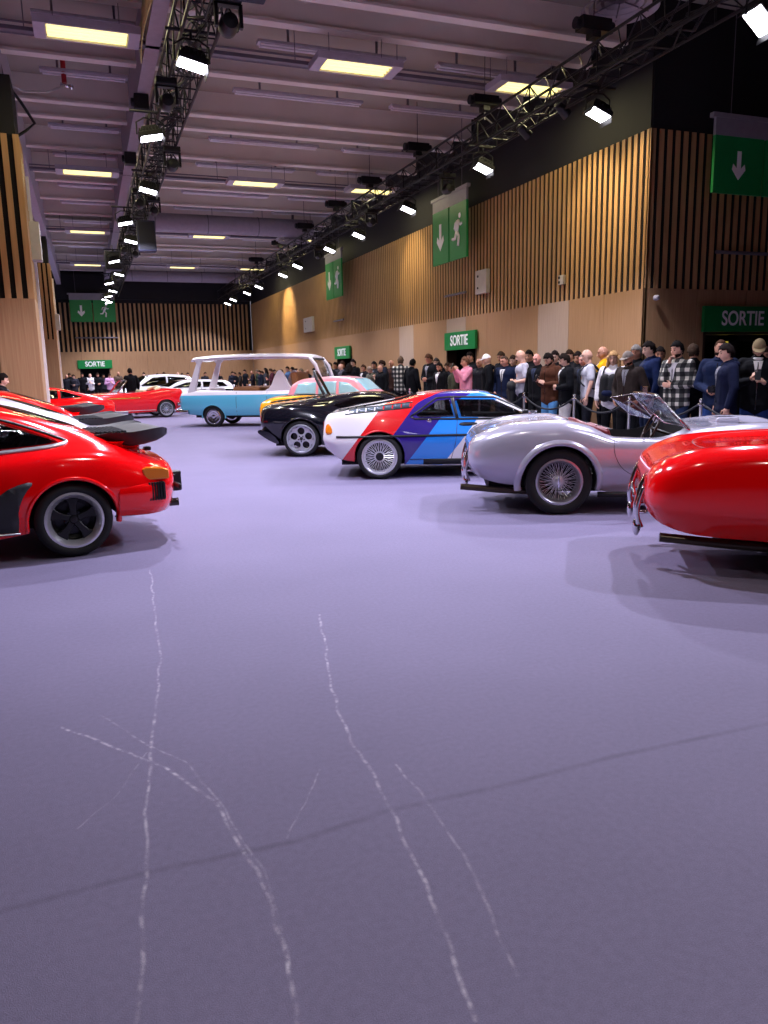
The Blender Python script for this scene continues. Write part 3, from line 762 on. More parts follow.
def wheel(root, x, y, r, wd, style, rimr, label=None, simple=False):
    """y sign gives the outer side"""
    s = 1 if y > 0 else -1; h = wd / 2
    f = lambda v: s * v                                          # outward direction
    prof = [(rimr + .004, -h * .8), (rimr + .02, -h * .97), (r - .035, -h), (r - .008, -h * .86), (r, -h * .5), (r, h * .5), (r - .008, h * .86), (r - .035, h), (r - .05, h * 1.02), (rimr + .02, h * .97), (rimr + .004, h * .8), (rimr + .004, -h * .8)]
    mb = MB().lathe([(a, f(b)) for a, b in prof], 56, 'y')
    t = mb.build('wheel', [TYRE], root, smooth=True, angle=50, loc=(x, y, r))
    if label: t['label'] = label
    def sub(nm, m_, mat, ang=40): return m_.build(nm, [mat], t, smooth=True, angle=ang)
    lip = {'fuchs': .045, 'mesh': .022}.get(style, .032)
    barrel = [(rimr, h * .86), (rimr + .012, h * .9), (rimr - .006, h * .93), (rimr - .014, h * .86), (rimr - lip, h * .45), (rimr - lip, -h * .8), (rimr, -h * .8)]
    lipmat = {'fuchs': ALU, 'mesh': ALU, 'wire': SILW, 'holes': SILW, 'star': SILW, 'cap': CHR, 'spoke': SILW}[style]
    sub('rim', MB().lathe([(a, f(b)) for a, b in barrel], 56, 'y'), lipmat)
    if style != 'wire': sub('brake_disc', MB().lathe([(.02, f(-h * .3)), (rimr * .72, f(-h * .3)), (rimr * .72, f(-h * .45)), (.02, f(-h * .45))], 32, 'y'), M('brake_steel', '3a3a3e', .4, .8))
    R2 = rimr - lip
    if style == 'fuchs':
        dk = M('fuchs_black', '0e0e11', .35, vary=.03)
        mb = MB()
        for k in range(5):
            a = PI / 2 + k * 2 * PI / 5
            pts = []
            for (rr, hw_) in ((.03, .03), (.08, .026), (.14, .034), (R2 * .93, .052), (R2 * 1.02, .05)):
                pts.append((rr, hw_))
            L_ = [(rr, w_) for rr, w_ in pts]; poly = [(rr, w_) for rr, w_ in L_] + [(rr, -w_) for rr, w_ in reversed(L_)]
            ca, sa = math.cos(a), math.sin(a)
            mb.prism([(p * ca - q * sa, p * sa + q * ca) for p, q in poly], f(h * .18), f(h * .5), lambda a_, b_, c_: (a_, c_, b_))
        o = sub('wheel_spokes', mb, dk); bv = o.modifiers.new('b', 'BEVEL'); bv.width = .008; bv.segments = 2; bv.limit_method = 'ANGLE'
        sub('inner_dish', MB().lathe([(R2, f(h * .3)), (R2 * .96, f(0)), (R2 * .8, f(-h * .1))], 40, 'y'), dk)
        sub('hub_cap', MB().lathe([(.001, f(h * .62)), (.03, f(h * .6)), (.038, f(h * .45))], 24, 'y'), dk)
        mb = MB()
        for k in range(5):
            a = -PI / 2 + k * 2 * PI / 5; mb.cyl((0, f(h * .3), 0), (.065 * math.cos(a), f(h * .32), .065 * math.sin(a)), .008, n=5) if k >= 0 else None; mb.cyl((.065 * math.cos(a), f(h * .2), .065 * math.sin(a)), (.065 * math.cos(a), f(h * .5), .065 * math.sin(a)), .011, n=6)
        sub('wheel_nuts', mb, M('nut_dark', '2a2a2e', .3, .8))
    elif style == 'wire':
        mb = MB()
        n = 36 if not simple else 20
        for k in range(n):
            a = 2 * PI * k / n
            for (dr, hy, ry, r0) in ((.42, h * .35, h * .3, .035), (-.42, h * .35, -h * .5, .045), (.3, -h * .1, h * .55, .05)):
                a2 = a + dr * (1 if k % 2 else -1)
                mb.cyl((r0 * math.cos(a2), f(hy), r0 * math.sin(a2)), (R2 * .985 * math.cos(a), f(ry), R2 * .985 * math.sin(a)), .0022, n=4, caps=False)
        sub('wire_spokes', mb, ALU)
        sub('wheel_hub', MB().lathe([(.001, f(h * .55)), (.03, f(h * .53)), (.034, f(h * .38)), (.05, f(h * .3)), (.052, f(-h * .5)), (.001, f(-h * .5))], 24, 'y'), ALU)
        mb = MB()
        for a in (PI / 2, -PI / 2): mb.cyl((0, f(h * .5), 0), (.065 * math.cos(a), f(h * .52), .065 * math.sin(a)), .012, .008, n=8)
        sub('knock_off_nut', mb, CHR)
    elif style == 'mesh':
        mb = MB(); n = 20
        for k in range(n):
            a = 2 * PI * k / n
            for dr in (-.24, .24):
                mb.cyl((.05 * math.cos(a), f(h * .5), .05 * math.sin(a)), (R2 * 1.01 * math.cos(a + dr * 1.1), f(h * .62), R2 * 1.01 * math.sin(a + dr * 1.1)), .006, n=5, caps=False)
        mb.lathe([(R2 * 1.0, f(h * .5)), (R2 * .9, f(h * .62)), (R2 * .9, f(h * .7)), (R2 * 1.03, f(h * .72))], 48, 'y')
        sub('mesh_spokes', mb, ALU)
        mb = MB()
        for k in range(20):
            a = 2 * PI * k / 20; mb.ell((R2 * .94 * math.cos(a), f(h * .72), R2 * .94 * math.sin(a)), (.006, .006, .006), 6, 4)
        sub('rim_bolts', mb, CHR)
        sub('hub_cap', MB().lathe([(.001, f(h * .72)), (.045, f(h * .68)), (.06, f(h * .5)), (.06, f(h * .2))], 24, 'y'), M('hub_dark', '2b2b30', .4, .6))
    elif style == 'holes':
        mb = MB()
        for k in range(5):
            a = PI / 2 + k * 2 * PI / 5; cx, cz = R2 * .63 * math.cos(a), R2 * .63 * math.sin(a); rr = R2 * .325
            prof = [(rr - .006, h * .3), (rr - .006, h * .62), (rr + .02, h * .66), (rr + .026, h * .3)]
            m2 = MB().lathe([(p, f(q)) for p, q in prof], 24, 'y', (cx, 0, cz), closed=True); mb.add(m2.v, m2.f)
            a2 = a + PI / 5
            mb.prism([(p * math.cos(a2) - q * math.sin(a2), p * math.sin(a2) + q * math.cos(a2)) for p, q in ((R2 * .72, .018), (R2 * 1.03, .055), (R2 * 1.03, -.055), (R2 * .72, -.018))], f(h * .3), f(h * .62), lambda a_, b_, c_: (a_, c_, b_))
        mb.lathe([(.001, f(h * .55)), (R2 * .33, f(h * .6)), (R2 * .34, f(h * .3))], 30, 'y')
        sub('wheel_spokes', mb, SILW)
        mb = MB()
        for k in range(5):
            a = -PI / 2 + k * 2 * PI / 5; mb.cyl((0, f(h * .52), 0), (.055 * math.cos(a), f(h * .54), .055 * math.sin(a)), .008, n=5); mb.cyl((.055 * math.cos(a), f(h * .5), .055 * math.sin(a)), (.055 * math.cos(a), f(h * .68), .055 * math.sin(a)), .012, n=6)
        sub('wheel_nuts', mb, RUB)
        sub('hub_cap', MB().lathe([(.001, f(h * .7)), (.028, f(h * .66)), (.03, f(h * .5))], 20, 'y'), RUB)
    elif style in ('star', 'spoke'):
        mb = MB(); n = 5 if style == 'star' else 14
        for k in range(n):
            a = PI / 2 + k * 2 * PI / n; w_ = .03 if style == 'star' else .011
            mb.prism([(p * math.cos(a) - q * math.sin(a), p * math.sin(a) + q * math.cos(a)) for p, q in ((.03, w_), (R2 * 1.03, w_ * .8), (R2 * 1.03, -w_ * .8), (.03, -w_))], f(h * .35), f(h * .6), lambda a_, b_, c_: (a_, c_, b_))
        sub('wheel_spokes', mb, SILW)
        sub('hub_cap', MB().lathe([(.001, f(h * .68)), (.045, f(h * .64)), (.055, f(h * .4))], 24, 'y'), CHR)
    elif style == 'cap':
        sub('hub_cap', MB().lathe([(.001, f(h * .95)), (.05, f(h * .93)), (.06, f(h * .8)), (R2 * .6, f(h * .85)), (R2 * .7, f(h * .7)), (R2 * 1.0, f(h * .75)), (R2 * 1.04, f(h * .6))], 40, 'y'), CHR)
    return t

def arch_lip(root, bvh, x, zc, r0, r1, mat, sgn, a0, a1, off=.012, name='wheel_arch_lip', th=.02, n=26):
    """half-ring flare laid on the body side"""
    rr = r0; vs = []; mb = MB(); cols = [(r0 - .004, 0.0, .0), (r0 + .002, 1.0, 0), ((r0 + r1) / 2, 1.0, 0), (r1, 0.0, 0)]
    N = 0
    for i in range(n + 1):
        a = R(a0 + (a1 - a0) * i / n)
        base = None
        for (rad, k, _) in cols:
            px, pz = x + rad * math.cos(a), zc + rad * math.sin(a)
            qx, qz = x + (r0 + .012 if rad < r0 + .012 else rad) * math.cos(a), zc + max(rad, r0 + .012) * math.sin(a)
            h, nr, _, _ = bvh.ray_cast(Vector((qx, sgn * 3, qz)), Vector((0, -sgn, 0)))
            if h is None: h, nr, _, _ = bvh.find_nearest(Vector((qx, sgn * .8, qz)))
            if nr.dot(Vector((0, sgn, 0))) < 0: nr = -nr
            vs.append((px, h.y + sgn * (off * k - (.012 if k == 0 and rad > r0 else 0)), pz))
        # inner return
        p = vs[-4]; vs.insert(len(vs) - 4, (p[0], p[1] - sgn * .05, p[2])); N = 5
    fs = []
    for i in range(n):
        for k in range(N - 1): fs.append((i*N+k, i*N+k+1, (i+1)*N+k+1, (i+1)*N+k))
    mb.add(vs, fs); return mb.build(name, [mat], root, smooth=True)

def place(label, name, cat, wheel_xy, side, rz, track, group=None):
    """root origin = rear axle centre on the ground; wheel_xy = contact of the near rear wheel; side = +1 left, -1 right of the car"""
    c, s = math.cos(rz), math.sin(rz); ly = side * track / 2
    x = wheel_xy[0] - (-s * ly); y = wheel_xy[1] - (c * ly)
    return empty(name, (x, y, 0), rz, label, cat, group)

# ================================================================== 1. rear-engined coupe with whale tail
def turbo_coupe(label, wheel_xy, rz, body, detail=True, side=1, tr=1.50, glass=None, dx=0):
    t = place(label, 'sports_coupe', 'car', wheel_xy, side, rz, tr + .24)
    T = [ # x, sill, widest, shoulder, window base, roof edge, centre
     (-.90, (.50,.50), (.62,.56), (.62,.62), (.50,.68), (.30,.71), (0,.72)),
     (-.86, (.60,.44), (.74,.52), (.72,.63), (.56,.71), (.32,.75), (0,.76)),
     (-.74, (.72,.38), (.83,.50), (.80,.66), (.60,.76), (.36,.785), (0,.79)),
     (-.50, (.80,.34), (.89,.52), (.84,.75), (.66,.85), (.42,.885), (0,.89)),
     (-.20, (.84,.30), (.91,.54), (.86,.82), (.69,.93), (.46,1.02), (0,1.04)),
     (.05, (.84,.28), (.91,.55), (.86,.83), (.70,.94), (.49,1.10), (0,1.14)),
     (.35, (.84,.24), (.90,.53), (.84,.80), (.70,.92), (.53,1.19), (0,1.245)),
     (.70, (.80,.20), (.84,.50), (.80,.76), (.70,.90), (.56,1.255), (0,1.32)),
     (1.05,(.78,.19), (.82,.50), (.79,.74), (.70,.88), (.57,1.285), (0,1.355)),
     (1.40,(.78,.19), (.82,.50), (.79,.73), (.70,.87), (.56,1.275), (0,1.34)),
     (1.65,(.78,.19), (.82,.50), (.79,.73), (.69,.86), (.54,1.18), (0,1.25)),
     (1.95,(.78,.20), (.83,.50), (.80,.73), (.66,.84), (.50,.93), (0,.97)),
     (2.15,(.80,.24), (.85,.50), (.82,.77), (.60,.82), (.40,.82), (0,.85)),
     (2.50,(.80,.24), (.85,.50), (.79,.80), (.58,.76), (.35,.74), (0,.76)),
     (2.85,(.76,.24), (.82,.48), (.74,.76), (.58,.68), (.35,.66), (0,.67)),
     (3.10,(.66,.28), (.74,.44), (.66,.60), (.52,.58), (.34,.57), (0,.58)),
     (3.22,(.45,.34), (.55,.42), (.50,.48), (.40,.50), (.25,.51), (0,.51))]
    bo = loft(T, 96).build('car_body', [body], t, smooth=True)
    B = bvh_of(bo)
    win = chaikin([(.02, .955), (.20, 1.04), (.55, 1.175), (.95, 1.235), (1.35, 1.225), (1.57, 1.13), (1.86, .92), (1.80, .885), (1.2, .895), (.6, .905), (.15, .93)], 2)
    winc = chaikin([(.06, .965), (.22, 1.03), (.55, 1.155), (.95, 1.215), (1.33, 1.205), (1.54, 1.11), (1.80, .93), (1.2, .915), (.6, .925), (.2, .945)], 2)
    g = glass or GLT
    chrome = 'window_surround'
    for s in (-1, 1):
        patch('side_window', B, win, g, t, 'side', s, .002, .004)
        # bright lower window rail, black upper gutter
        patch(chrome, B, line_poly(chaikin([(1.86, .875), (1.2, .885), (.6, .893), (.2, .918), (.02, .94), (-.02, .965)], 2, False), .022), ALU, t, 'side', s, .012, .012, .08)
        patch('window_seal', B, line_poly(chaikin([(-.02, .965), (.18, 1.058), (.55, 1.195), (.95, 1.257), (1.38, 1.245), (1.62, 1.13), (1.9, .9)], 2, False), .016), RUB, t, 'side', s, .008, .01, .08)
        MB().box((.58, s * .66 - .03, .9), (.66, s * .66 + .03, 1.15)) if False else None
    rw = [(-.30, -.42), (-.30, .42), (.36, .40), (.36, -.40)]
    patch('rear_window', B, chaikin([(-.16, -.44), (-.16, .44), (.50, .40), (.50, -.40)], 2), GLD, t, 'top', 1, .004, .005)
    patch('windscreen', B, chaikin([(1.46, -.5), (1.46, .5), (2.02, .56), (2.02, -.56)], 1), GLD, t, 'top', 1, .004, .005)
    cut(bo, wheel_cutters((0, 2.272), .315, .42) + [side_cutter(winc)])
    # interior seen through the glass
    for s in (-1, 1):
        st = MB().box((.95, s * .33 - .2, .55), (1.12, s * .33 + .2, 1.02), Matrix.Rotation(R(-14), 3, 'Y')).ell((.92, s * .33, 1.05), (.06, .12, .09)).build('seat', [SEATB], t, smooth=True, angle=50, bevel=.03)
    MB().tube([(.3, -.6, .94), (.3, -.3, .97), (.3, .3, .97), (.3, .6, .94)], .07, 10).build('rear_seat_back', [SEATB], t, smooth=True)
    # stone guard ahead of the rear wheel
    for s in (-1, 1):
        patch('stone_guard', B, chaikin([(.44, .20), (.70, .20), (.74, .30), (.66, .46), (.52, .60), (.36, .665), (.28, .66), (.36, .58), (.42, .45), (.42, .34)], 1), M('stone_guard_black', '2c2c30', .6), t, 'side', s, .004, .005)
        patch('sill_strip', B, [(.42, .215), (2.0, .215), (2.0, .245), (.42, .245)], RUB, t, 'side', s, .018, .02, .2)
        patch('sill_bright', B, [(.42, .245), (2.0, .245), (2.0, .256), (.42, .256)], ALU, t, 'side', s, .016, .016, .2)
        arch_lip(t, B, 0, .305, .355, .395, body, s, -8, 188, .012)
        arch_lip(t, B, 2.272, .305, .35, .385, body, s, -8, 188, .008)
    # rear bumper, bellows, lamps
    orange = M('amber_lens', 'e07a18', .15, coat=.5, vary=0)
    def bumper_shell():
        mb = MB(); vs = []; fs = []
        path = [(-.36, .885), (-.60, .875), (-.76, .82), (-.87, .66), (-.93, .4), (-.95, 0), (-.93, -.4), (-.87, -.66), (-.76, -.82), (-.60, -.875), (-.36, -.885)]
        path = chaikin(path, 2, False)
        for (x, y) in path:
            o = Vector((x + .2, y)).normalized()
            for (k, z) in ((-.05, .595), (.0, .585), (.018, .55), (.018, .46), (.0, .38), (-.04, .30), (-.12, .28)):
                vs.append((x + o.x * k, y + o.y * k, z + (.03 * max(0, (x + .7)) if z < .4 else 0)))
        m = 7; 
        for i in range(len(path) - 1):
            for k in range(m - 1): fs.append((i*m+k, i*m+k+1, (i+1)*m+k+1, (i+1)*m+k))
        mb.add(vs, fs); o = mb.build('rear_bumper', [body], t, smooth=True)
        so = o.modifiers.new('t', 'SOLIDIFY'); so.thickness = .01; return o
    bumper_shell()
    for s in (-1, 1):
        mb = MB()
        for k in range(6): mb.box((-.76 + k * .024, s * .83 - .02, .42), (-.76 + k * .024 + .016, s * .83 + .045 + .0 * k, .58))
        mb.box((-.77, s * .80 - .02, .43), (-.62, s * .83 + .03, .57))
        mb.build('bumper_bellows', [RUB], t, bevel=.003)
        MB().prism(chaikin([(-.60, .60), (-.58, .70), (-.62, .715), (-.76, .70), (-.81, .68), (-.81, .60)], 0), s * .60, s * .86, lambda a, b, c: (a - (abs(c) - .86) * -.25 * 0, c, b)).build('rear_lamp', [orange], t, bevel=.012)
        MB().box((-1.02, s * .38 - .05, .42), (-.92, s * .38 + .05, .61)).box((-.96, s * .38 - .3, .47), (-.93, s * .38 + .3, .52)).build('bumper_overrider', [RUB], t, bevel=.02)
        MB().cyl((-.6, s * .5, .33), (-.95, s * .5, .33), .036, n=16).lathe([(.036, -.95), (.04, -.955), (.03, -.93)], 16, 'x', (0, s * .5, .33)).build('exhaust_pipe', [M('exhaust_dark', '4a4442', .3, .9)], t, smooth=True, angle=40)
    patch('rubber_bumper_strip', B, [(-.6, .60), (.6, .60), (.6, .585), (-.6, .585)], RUB, t, 'end', -1, .02, .02, .2)
    patch('reflector_band', B, [(-.55, .62), (.55, .62), (.55, .70), (-.55, .70)], M('rear_red_lens', 'a01018', .15, coat=.5, vary=0), t, 'end', -1, .006, .01, .15)
    # whale tail
    BT = M('tail_rubber', '26262b', .55, vary=.05)
    vs = []; fs = []
    rows = []; SX = 1.13
    # plan outline half widths over x, with raised lip; section across y
    for x, hw_, zt, zb in ((-.22, .50, .985, .955), (-.34, .53, .985, .93), (-.42, .60, .985, .885), (-.50, .655, .99, .875), (-.62, .675, 1.0, .89), (-.72, .67, 1.015, .915), (-.78, .64, 1.02, .945), (-.82, .58, 1.005, .965)):
        row = []
        for k in range(-8, 9):
            y = hw_ * math.sin(k / 8 * PI / 2) if abs(k) < 8 else hw_ * (1 if k > 0 else -1)
            e = abs(k) / 8; lip = (.035 if e > .85 else 0) * (1 if x < -.3 else 0) - (.02 if .3 > e and x > -.7 else 0)
            row.append((x * SX + .06 * e * e * (1 if x < -.6 else 0), y, zt + lip * .6))
        for k in range(8, -9, -1):
            y = hw_ * math.sin(k / 8 * PI / 2) * (.97)
            row.append((x * SX + .06 * (abs(k) / 8) ** 2 * (1 if x < -.6 else 0), y, zb + .03 * (abs(k) / 8) ** 6))
        rows.append(row)
    n = len(rows[0]); mb = MB(); vs = [p for r_ in rows for p in r_]
    for i in range(len(rows) - 1):
        for k in range(n): fs.append((i*n+k, i*n+(k+1) % n, (i+1)*n+(k+1) % n, (i+1)*n+k))
    fs += [tuple(range(n)), tuple((len(rows)-1)*n + k for k in range(n-1, -1, -1))]
    mb.add(vs, fs); sp = mb.build('rear_spoiler', [BT], t, smooth=True, angle=50)
    mb = MB()
    for k in range(9): mb.box((-.56 + k * .037, -.40, .985), (-.545 + k * .037, .40, 1.008), Matrix.Rotation(R(25), 3, 'Y'))
    mb.build('intake_grille', [M('grille_black')], sp)
    # red pedestal below the tray
    mb = MB(); vs = []; fs = []
    for x0, x1, hw_, z in ((-.70, -.14, .58, .76), (-.64, -.14, .56, .82), (-.64, -.14, .56, .88), (-.74, -.14, .60, .93)):
        for (a, b) in ((x0, -hw_ * .9), (x0 + .03, -hw_), (x1, -hw_), (x1, hw_), (x0 + .03, hw_), (x0, hw_ * .9)): vs.append((a, b, z))
    for i in range(3):
        for k in range(6): fs.append((i*6+k, i*6+(k+1) % 6, (i+1)*6+(k+1) % 6, (i+1)*6+k))
    fs += [tuple(range(6)), tuple(18 + k for k in range(5, -1, -1))]
    mb.add(vs, fs); mb.build('spoiler_pedestal', [body], t, smooth=True, angle=50)
    MB().box((-.80, .16, .80), (-.74, .24, .835)).build('licence_lamp', [RUB], t, bevel=.008)
    for s in (-1, 1):
        wheel(t, 0, s * tr / 2 + s * .0, .315, .25, 'fuchs', .225, simple=not detail)
        wheel(t, 2.272, s * (tr / 2 - .03), .305, .21, 'fuchs', .22, simple=not detail)
    MB().box((-.3, -.5, .22), (2.7, .5, .36)).build('underbody', [DARK], t)
    return t
RED = paint('signal_red_paint', 'fa060c', .14)
turbo_coupe('bright red coupe with black whale-tail spoiler, nearest car at left edge', (-.20, 6.84), R(180 + 8), RED)

# ================================================================== 2. silver and red roadsters
def roadster(label, wheel_xy, rz, body, interior, nm='open_roadster', tail=0.0, flare=(.455, .035), pipe=-1.0):
    t = place(label, nm, 'car', wheel_xy, -1, rz, 1.60)
    T = [
     (-.97, (.42,.50), (.55,.55), (.56,.62), (.46,.68), (.28,.69), (0,.69)),
     (-.93, (.52,.43), (.64,.52), (.64,.68), (.52,.76), (.30,.76), (0,.76)),
     (-.82, (.60,.36), (.73,.50), (.72,.74), (.58,.84), (.34,.835), (0,.835)),
     (-.60, (.66,.31), (.78,.50), (.765,.81), (.60,.915), (.36,.89), (0,.89)),
     (-.35, (.69,.29), (.81,.50), (.79,.85), (.61,.95), (.36,.915), (0,.915)),
     (0.0, (.72,.27), (.83,.50), (.80,.86), (.61,.965), (.36,.93), (0,.93)),
     (.30, (.72,.25), (.81,.48), (.77,.80), (.61,.90), (.40,.90), (0,.90)),
     (.60, (.66,.21), (.75,.45), (.74,.70), (.66,.77), (.42,.78), (0,.79)),
     (1.0, (.66,.19), (.74,.44), (.73,.68), (.66,.75), (.42,.77), (0,.79)),
     (1.35,(.66,.19), (.75,.45), (.74,.73), (.64,.83), (.42,.86), (0,.88)),
     (1.70,(.68,.21), (.79,.47), (.78,.78), (.64,.88), (.40,.87), (0,.885)),
     (2.05,(.70,.24), (.83,.49), (.80,.82), (.62,.91), (.36,.86), (0,.87)),
     (2.35,(.70,.26), (.83,.50), (.79,.82), (.60,.90), (.34,.82), (0,.83)),
     (2.65,(.66,.30), (.77,.50), (.73,.76), (.56,.83), (.34,.75), (0,.75)),
     (2.88,(.50,.36), (.62,.48), (.60,.64), (.48,.69), (.30,.66), (0,.66)),
     (2.97,(.30,.44), (.42,.49), (.42,.56), (.34,.59), (.22,.59), (0,.59))]
    T = [(r[0] - tail * min(1, max(0, (-.1 - r[0]) / .5)),) + r[1:] for r in T]
    bo = loft(T, 90).build('car_body', [body], t, smooth=True); B = bvh_of(bo)
    cock = chaikin([(.30, -.50), (.30, .50), (.42, .56), (1.15, .57), (1.30, .52), (1.34, .3), (1.34, -.3), (1.30, -.52), (1.15, -.57), (.42, -.56)], 1)
    cut(bo, wheel_cutters((0, 2.286), .342, .46) + [MB().prism(cock, .33, 1.3)])
    for s in (-1, 1):
        arch_lip(t, B, 0, .332, .385, flare[0], body, s, -12, 192, flare[1])
        arch_lip(t, B, 2.286, .332, .385, .44, body, s, -12, 192, .03)
        # door shut line
        patch('door_seam', B, line_poly(chaikin([(.56, .79), (.54, .62), (.66, .42), (.95, .34), (1.25, .38), (1.33, .6), (1.34, .84)], 2, False), .006), M('seam_dark', '3a3840', .6), t, 'side', s, .0012, .002, .05)
        # cockpit edge roll
        # side exhaust / sill tube
    # boot lid seam and filler
    patch('boot_seam', B, line_poly(chaikin([(.18, -.5), (-.2, -.53), (-.7, -.48), (-.84, -.3), (-.84, .3), (-.7, .48), (-.2, .53), (.18, .5)], 2, False), .005), M('seam_dark'), t, 'top', 1, .001, .002, .06)
    for s in (-1, 1):
        st = MB().box((.48, s * .27 - .2, .42), (.62, s * .27 + .2, .86), Matrix.Rotation(R(-18), 3, 'Y')).build('seat_back', [interior], t, bevel=.04)
        MB().box((.58, s * .27 - .2, .36), (1.0, s * .27 + .2, .50)).build('seat_cushion', [interior], t, bevel=.04)
    MB().tube(chaikin([(.50, -.60, .82), (.37, -.58, .87), (.28, -.45, .90), (.26, 0, .92), (.28, .45, .90), (.37, .58, .87), (.50, .60, .82)], 2, False), .025, 8).build('cockpit_rim', [interior], t, smooth=True)
    # steering wheel
    sw = MB(); ring = []
    for k in range(28): a = 2 * PI * k / 28; ring.append(Vector((0, .19 * math.cos(a), .19 * math.sin(a))))
    ry = Matrix.Rotation(R(25), 3, 'Y'); c = Vector((1.02, -.30 if rz < 0 else .3, .84))
    sw.tube([ry @ p + c for p in ring], .013, 8, closed=True)
    for a in (PI / 2, PI * 7 / 6, PI * 11 / 6): sw.cyl(c, ry @ Vector((0, .19 * math.cos(a), .19 * math.sin(a))) + c, .008, n=6)
    sw.cyl(c, c + Vector((.35, 0, -.12)), .018, n=8)
    sw.build('steering_wheel', [M('wheel_wood_dark', '2a1a14', .3)], t, smooth=True, angle=50)
    # windscreen: chrome frame and glass, raked back
    def WS(y, k): return Vector((1.36 - .30 * k - .05 * (y / .58) ** 2, y * (1 - .06 * k), .86 + .33 * k))
    fr = [WS(y, 0) for y in (-.58, -.3, 0, .3, .58)] ; top = [WS(y, 1) for y in (.58, .3, 0, -.3, -.58)]
    ws = MB().tube(chaikin([tuple(p) for p in fr + top], 1), .014, 8, closed=True).build('windscreen_frame', [CHR], t, smooth=True)
    mb = MB(); vs = []; fs = []
    for i in range(9):
        y = -.57 + i * 1.14 / 8; vs += [WS(y, .02), WS(y, .98)]
        if i: fs.append((2*i-2, 2*i, 2*i+1, 2*i-1))
    mb.add(vs, fs); gl = mb.build('windscreen_glass', [GLC], ws, smooth=True); so = gl.modifiers.new('t', 'SOLIDIFY'); so.thickness = .005
    for s in (-1, 1):
        MB().tube([WS(s * .58, 0), WS(s * .58, 0) + Vector((-.02, s * .02, .02)), WS(s * .58, .55)], .012, 8).cyl(WS(s * .58, 0) + Vector((.02, s * .03, -.05)), WS(s * .58, .06) + Vector((0, s * .03, 0)), .02, n=8).build('windscreen_pillar', [CHR], t, smooth=True)
        # side wind wings
        a = WS(s * .60, .02); b = WS(s * .60, .95); q = [a, b, b + Vector((-.22, s * .1, -.04)), a + Vector((-.26, s * .12, .06))]
        m_ = MB().add(q, [(0, 1, 2, 3)]).build('wind_wing', [GLC], t); so = m_.modifiers.new('t', 'SOLIDIFY'); so.thickness = .006
        MB().tube(q, .006, 6, closed=True).build('wing_frame', [CHR], m_, smooth=True)
    mr_ = MB().box((1.02, -.09, 1.20), (1.035, .09, 1.27)).cyl((1.04, 0, 1.19), (1.03, 0, 1.23), .008, n=6).build('rear_view_mirror', [CHR], t, bevel=.006)
    seen_names = {o.name for o in t.children}
    # chrome rear quarter bumpers and overriders
    for s in (-1, 1):
        y = s * .38
        mb = MB()
        mb.tube(chaikin([(-1.03, y, .30), (-1.07, y, .40), (-1.06, y, .52), (-1.02, y, .66), (-.98, y, .72)], 2, False), [.024] * 0 + .024 * 1 if False else .024, 10)
        mb.tube(chaikin([(-1.05, y + s * .07, .34), (-1.07, y + s * .07, .46), (-1.02, y + s * .07, .62)], 2, False), .018, 10)
        mb.build('overrider', [CHR], t, smooth=True)
        MB().tube([(-.85, y, .50), (-1.05, y, .48)], .014, 8).tube([(-.85, y + s * .05, .44), (-1.05, y + s * .02, .42)], .014, 8).tube([(-.85, y, .62), (-1.03, y, .60)], .012, 8).build('bumper_bracket', [CHR], t, smooth=True)
        MB().tube(chaikin([(-1.05, y, .54), (-1.05, y - s * .1, .50), (-1.04, y - s * .16, .44)], 1, False), .016, 8).build('bumper_tube', [CHR], t, smooth=True)
        MB().ell((-1.06, y, .31), (.03, .05, .07), 12, 8).build('overrider_foot', [CHR], t, smooth=True)
        MB().lathe([(.001, -.965), (.035, -.96), (.045, -.93), (.048, -.86)], 18, 'x', (0, s * .52, .58)).build('tail_lamp', [M('rear_red_lens', 'a01018', .15, coat=.5, vary=0)], t, smooth=True)
        MB().lathe([(.001, -.96), (.028, -.955), (.034, -.93), (.036, -.86)], 18, 'x', (0, s * .52, .70)).build('indicator_lamp', [CHR], t, smooth=True)
    MB().box((-1.02, -.24, .52), (-1.01, .24, .64)).build('number_plate', [M('plate_pale', 'd5d5d8', .4)], t, bevel=.004)
    if tail != 0:
        for o in [q for q in t.children if q.name not in seen_names]: o.location.x -= tail - (.07 if tail < 0 else .05)
    fc = B.ray_cast(Vector((-.12, -.66 if tail > 0 else .60, 3)), Vector((0, 0, -1)))[0]
    rt = Matrix.Rotation(R(28), 3, 'X')
    cp = MB(); cp.lathe([(.001, .03), (.035, .028), (.04, .01), (.055, .004), (.055, -.01)], 24, 'z'); cp.box((-.05, -.008, .02), (.05, .008, .04))
    cp.v = [tuple(rt @ Vector(p) + fc) for p in cp.v]; cp.build('fuel_cap', [CHR], t, smooth=True, angle=40)
    # twin tail pipes under the near side
    ex = MB()
    ex.tube(chaikin([(.0, -.52, .20), (-.5, -.55, .22), (pipe + .12, -.56, .26), (pipe, -.56, .27)], 1, False), .034, 12)
    ex.build('exhaust_pipe', [M('exhaust_bronze', '4a4038', .3, .7)], t, smooth=True, angle=40)
    MB().tube(chaikin([(.40, -.73, .20), (1.0, -.76, .20), (1.9, -.76, .22)], 1, False), .03, 10).build('side_sill_pipe', [RUB], t, smooth=True)
    for s in (-1, 1):
        wheel(t, 0, s * .70, .34, .21, 'wire', .228)
        wheel(t, 2.286, s * .69, .33, .19, 'wire', .222)
    MB().box((-.7, -.5, .2), (2.6, .5, .38)).build('underbody', [DARK], t)
    # louvred bonnet scoop
    MB().box((1.75, -.14, .86), (2.0, .14, .93)).build('bonnet_scoop', [body], t, bevel=.03)
    for s in (-1, 1):
        MB().lathe([(.001, 2.93), (.08, 2.92), (.10, 2.88), (.10, 2.8)], 20, 'x', (0, s * .5, .62)).build('headlamp', [GLC], t, smooth=True)
    return t, B
